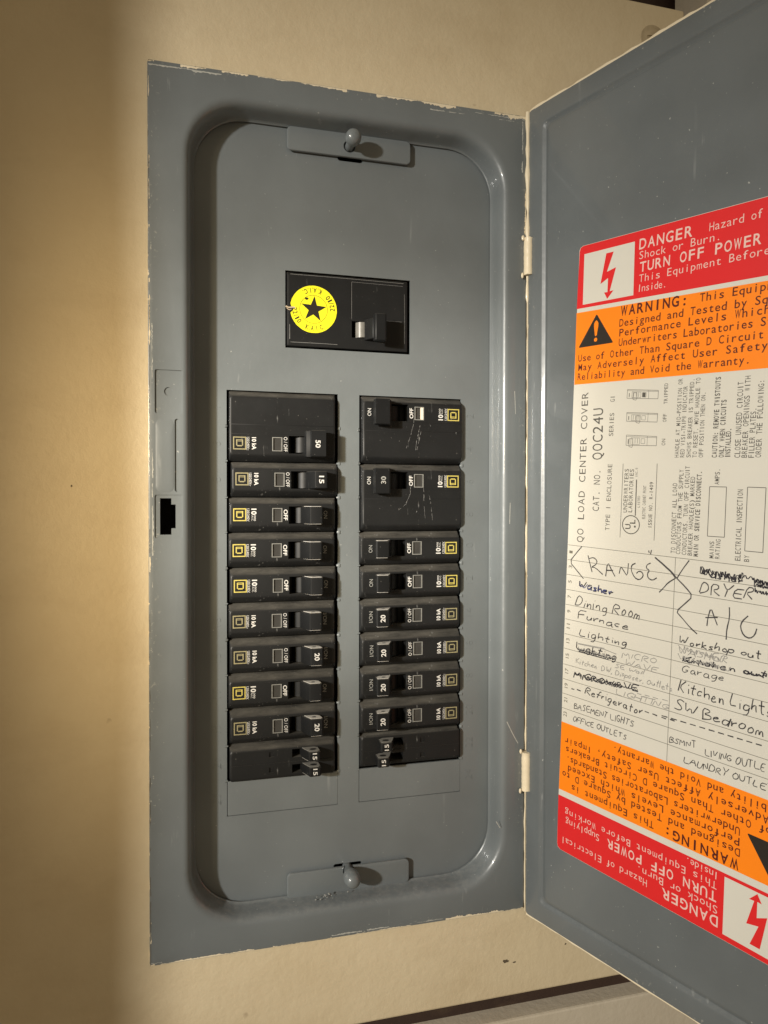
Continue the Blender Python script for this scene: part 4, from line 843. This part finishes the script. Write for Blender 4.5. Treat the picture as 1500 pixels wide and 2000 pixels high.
breaker('R', 10, 'tandem', 'tandem breaker with two small handles marked 15 at the bottom of the right column', dx=-.8)

# long pale scuffs across the two double breakers of the right column
SC0 = [[(103.5, -12.3), (103.0, -16.1), (101.6, -21.5), (99.1, -29.1)], [(107.2, -15.2), (106.1, -20.9), (105.0, -25.2), (104.4, -30.1)], [(105.3, -30.1), (107.5, -19.8)], [(128.1, -17.0), (128.9, -20.6)], [(113.2, -15.8), (113.3, -17.4)]]
SC1 = [[(101.6, -49.3), (101.4, -55.0), (98.6, -61.0), (94.6, -64.1)], [(109.0, -50.1), (109.6, -60.4), (110.2, -70.2)], [(112.7, -56.0), (113.9, -62.6), (114.5, -69.7)], [(104.2, -68.5), (105.5, -64.0)]]
for o_, strokes in zip([o for o in scene.objects if o.get('label', '').find('double-width scratched black breaker with bright') == 0 or o.get('label', '').find('second double-width') == 0], (SC0, SC1)):
    bm = bmesh.new()
    for st_ in strokes:
        pts = [((o_.location.x/MM-x)/1.03, -(z-o_.location.z/MM)) for x, z in st_]; q = []
        for a, b in zip(pts, pts[1:]):
            for k in range(6):
                if random.random() < .72:
                    f0, f1 = k/6, (k+1.15)/6; j = random.uniform(-.12, .12)
                    q.append([(a[0]+(b[0]-a[0])*f0+j, a[1]+(b[1]-a[1])*f0), (a[0]+(b[0]-a[0])*f1+j, a[1]+(b[1]-a[1])*f1)])
        for seg in q: ribbon(bm, seg, random.uniform(.10, .30), YF-.005)
    link('scuff', tomesh('scuff', bm, False), M_scuff_glint, o_)

# ------------------------------------------------------------------ main breaker with its yellow sticker
mb = thing('main_breaker', 'wide black main breaker with round yellow star sticker, alone above the two columns', 'circuit breaker', (0, 0, 0))
bm = bmesh.new()
loft(bm, [(rr(31.9, 100.6, 25.2, 65.3, .5, 3), 45), (rr(31.9, 100.6, 25.2, 65.3, .5, 3), 1.0), (rr(32.3, 100.2, 25.6, 64.9, .6, 3), .2), (rr(33.0, 99.6, 26.4, 64.2, .8, 3), 0), (rr(33.6, 99.0, 27, 63.6, .8, 3), -.02)], True, True)
me = boolean(tomesh('body', bm), [lambda b: box(b, 68.1, 78, -4, 8, 31.8, 41.0), lambda b: box(b, 67.6, 67.9, -2, .12, 41, 62), lambda b: box(b, 67.6, 97, -2, .10, 42.6, 42.8)])
link('body', resmooth(me, 32), M_black, mb)
bm = bmesh.new()
for q, w in (([(68.0, 62.6), (80, 62.5), (97.6, 62.4)], .16), ([(68.0, 41.9), (68.0, 52), (68.0, 62.5)], .2), ([(34.0, 27.4), (50, 27.5), (60, 27.4)], .25), ([(33.6, 29), (33.6, 37)], .35), ([(34, 64.2), (60, 64.3), (98, 64.0)], .22), ([(98.6, 30), (98.7, 44), (98.5, 58)], .18), ([(86, 42.4), (97, 42.3)], .16)):
    ribbon(bm, q, w, -.05)
link('edge_highlight', tomesh('edge_highlight', bm, False), M_scuff_glint, mb, kind='stuff')  # pale lines painted where the body's edges catch the light
bm = bmesh.new(); prism_z(bm, [(75.2, 6), (75.2, -1.0), (78.6, -6.8), (79.3, -6.9), (83.4, -6.9), (84.2, -6.2), (84.0, 6)], 30.6, 41.8)
prism_z(bm, [(78.7, -6.7), (78.8, -10.6), (79.3, -11.2), (84.6, -11.3), (85.3, -10.6), (84.6, -6.3)], 28.8, 43.4)
h = link('handle', tomesh('handle', bm, 35), M_handle, mb)
hb = h.modifiers.new('bevel', 'BEVEL'); hb.width = .0004; hb.segments = 2
bm = bmesh.new(); rg = []
for z in (32.2, 40.6): rg.append([bm.verts.new((74.6+4.0*math.cos(a_*PI/9), 3.2-4.0*math.sin(a_*PI/9), z)) for a_ in range(0, 10)])
for i in range(9): bm.faces.new((rg[0][i], rg[0][i+1], rg[1][i+1], rg[1][i]))
bm.faces.new(rg[0]); bm.faces.new(rg[1])
link('rocker', tomesh('rocker', bm, 40), plain('grey_rocker', (.16, .155, .14), .35, nz=.3, scale=500), mb)
bm = bmesh.new(); SC = (46.7, 45.9); SR = 12.9
out = []
for i in range(64):
    a = 2*PI*i/64; r = SR+random.uniform(-.05, .05)
    if abs(((a-PI+PI) % (2*PI))-PI) < .10: r = SR-random.uniform(.5, 2.0)
    out.append((SC[0]+r*math.cos(a), SC[1]+r*math.sin(a)))
prism(bm, out, .02, -.12)
st = link('rating_sticker', tomesh('rating_sticker', bm), M_sticker, mb)
def stk(name, f, mat):
    b = bmesh.new(); f(b); link(name, tomesh(name, b, False), mat, st)
def star(b):
    pts = []
    for i in range(10):
        a = math.radians(86+36*i); r = 7.3 if i % 2 == 0 else 2.85; pts.append((SC[0]+r*math.cos(a), SC[1]+r*math.sin(a)))
    flat(b, pts, -.16); n = 48
    for i in range(n):
        a, e = 2*PI*i/n, 2*PI*(i+1)/n
        flat(b, [(SC[0]+r*math.cos(q), SC[1]+r*math.sin(q)) for r, q in ((7.55, a), (7.55, e), (7.75, e), (7.75, a))], -.155)
    pts = [(SC[0]-3.9+1.0*math.cos(q)*random.uniform(.7, 1.2), SC[1]+5.7+.7*math.sin(q)*random.uniform(.7, 1.2)) for q in [k*PI/5 for k in range(10)]]
    flat(b, pts, -.16)
stk('star', star, M_ink)
def tear(b):
    ribbon(b, [(31.4, 46.6), (33.2, 45.9), (35.0, 46.4), (36.6, 46.0)], .9, -.17); ribbon(b, [(32.0, 45.6), (33.4, 44.6), (34.6, 45.2)], .5, -.175)
stk('torn_edge', tear, plain('torn_paper', (.42, .34, .24), .7, nz=.3, scale=900))
def ring_text(b):
    s = '22/10 K.A.I.C.'; ang = [182, 192.5, 201.5, 210, 220.5, 0, 250, 257.5, 266, 273.5, 279.5, 285.5, 294, 301]
    for half in (0, 180):
        for ch, a in zip(s, ang):
            if ch == ' ': continue
            a = math.radians(a+half); r = 11.7 ; c = (SC[0]+r*math.cos(a), SC[1]+r*math.sin(a)); tx, tz = -math.sin(a), math.cos(a)
            w = {'.': .35, 'I': .3, '1': .8, '/': .95}.get(ch, 1.6); text(b, ch, (c[0]-tx*w/2, c[1]-tz*w/2), (c[0]+tx*w/2, c[1]+tz*w/2), 2.6, -.155, .012)
stk('lettering', ring_text, M_ink)
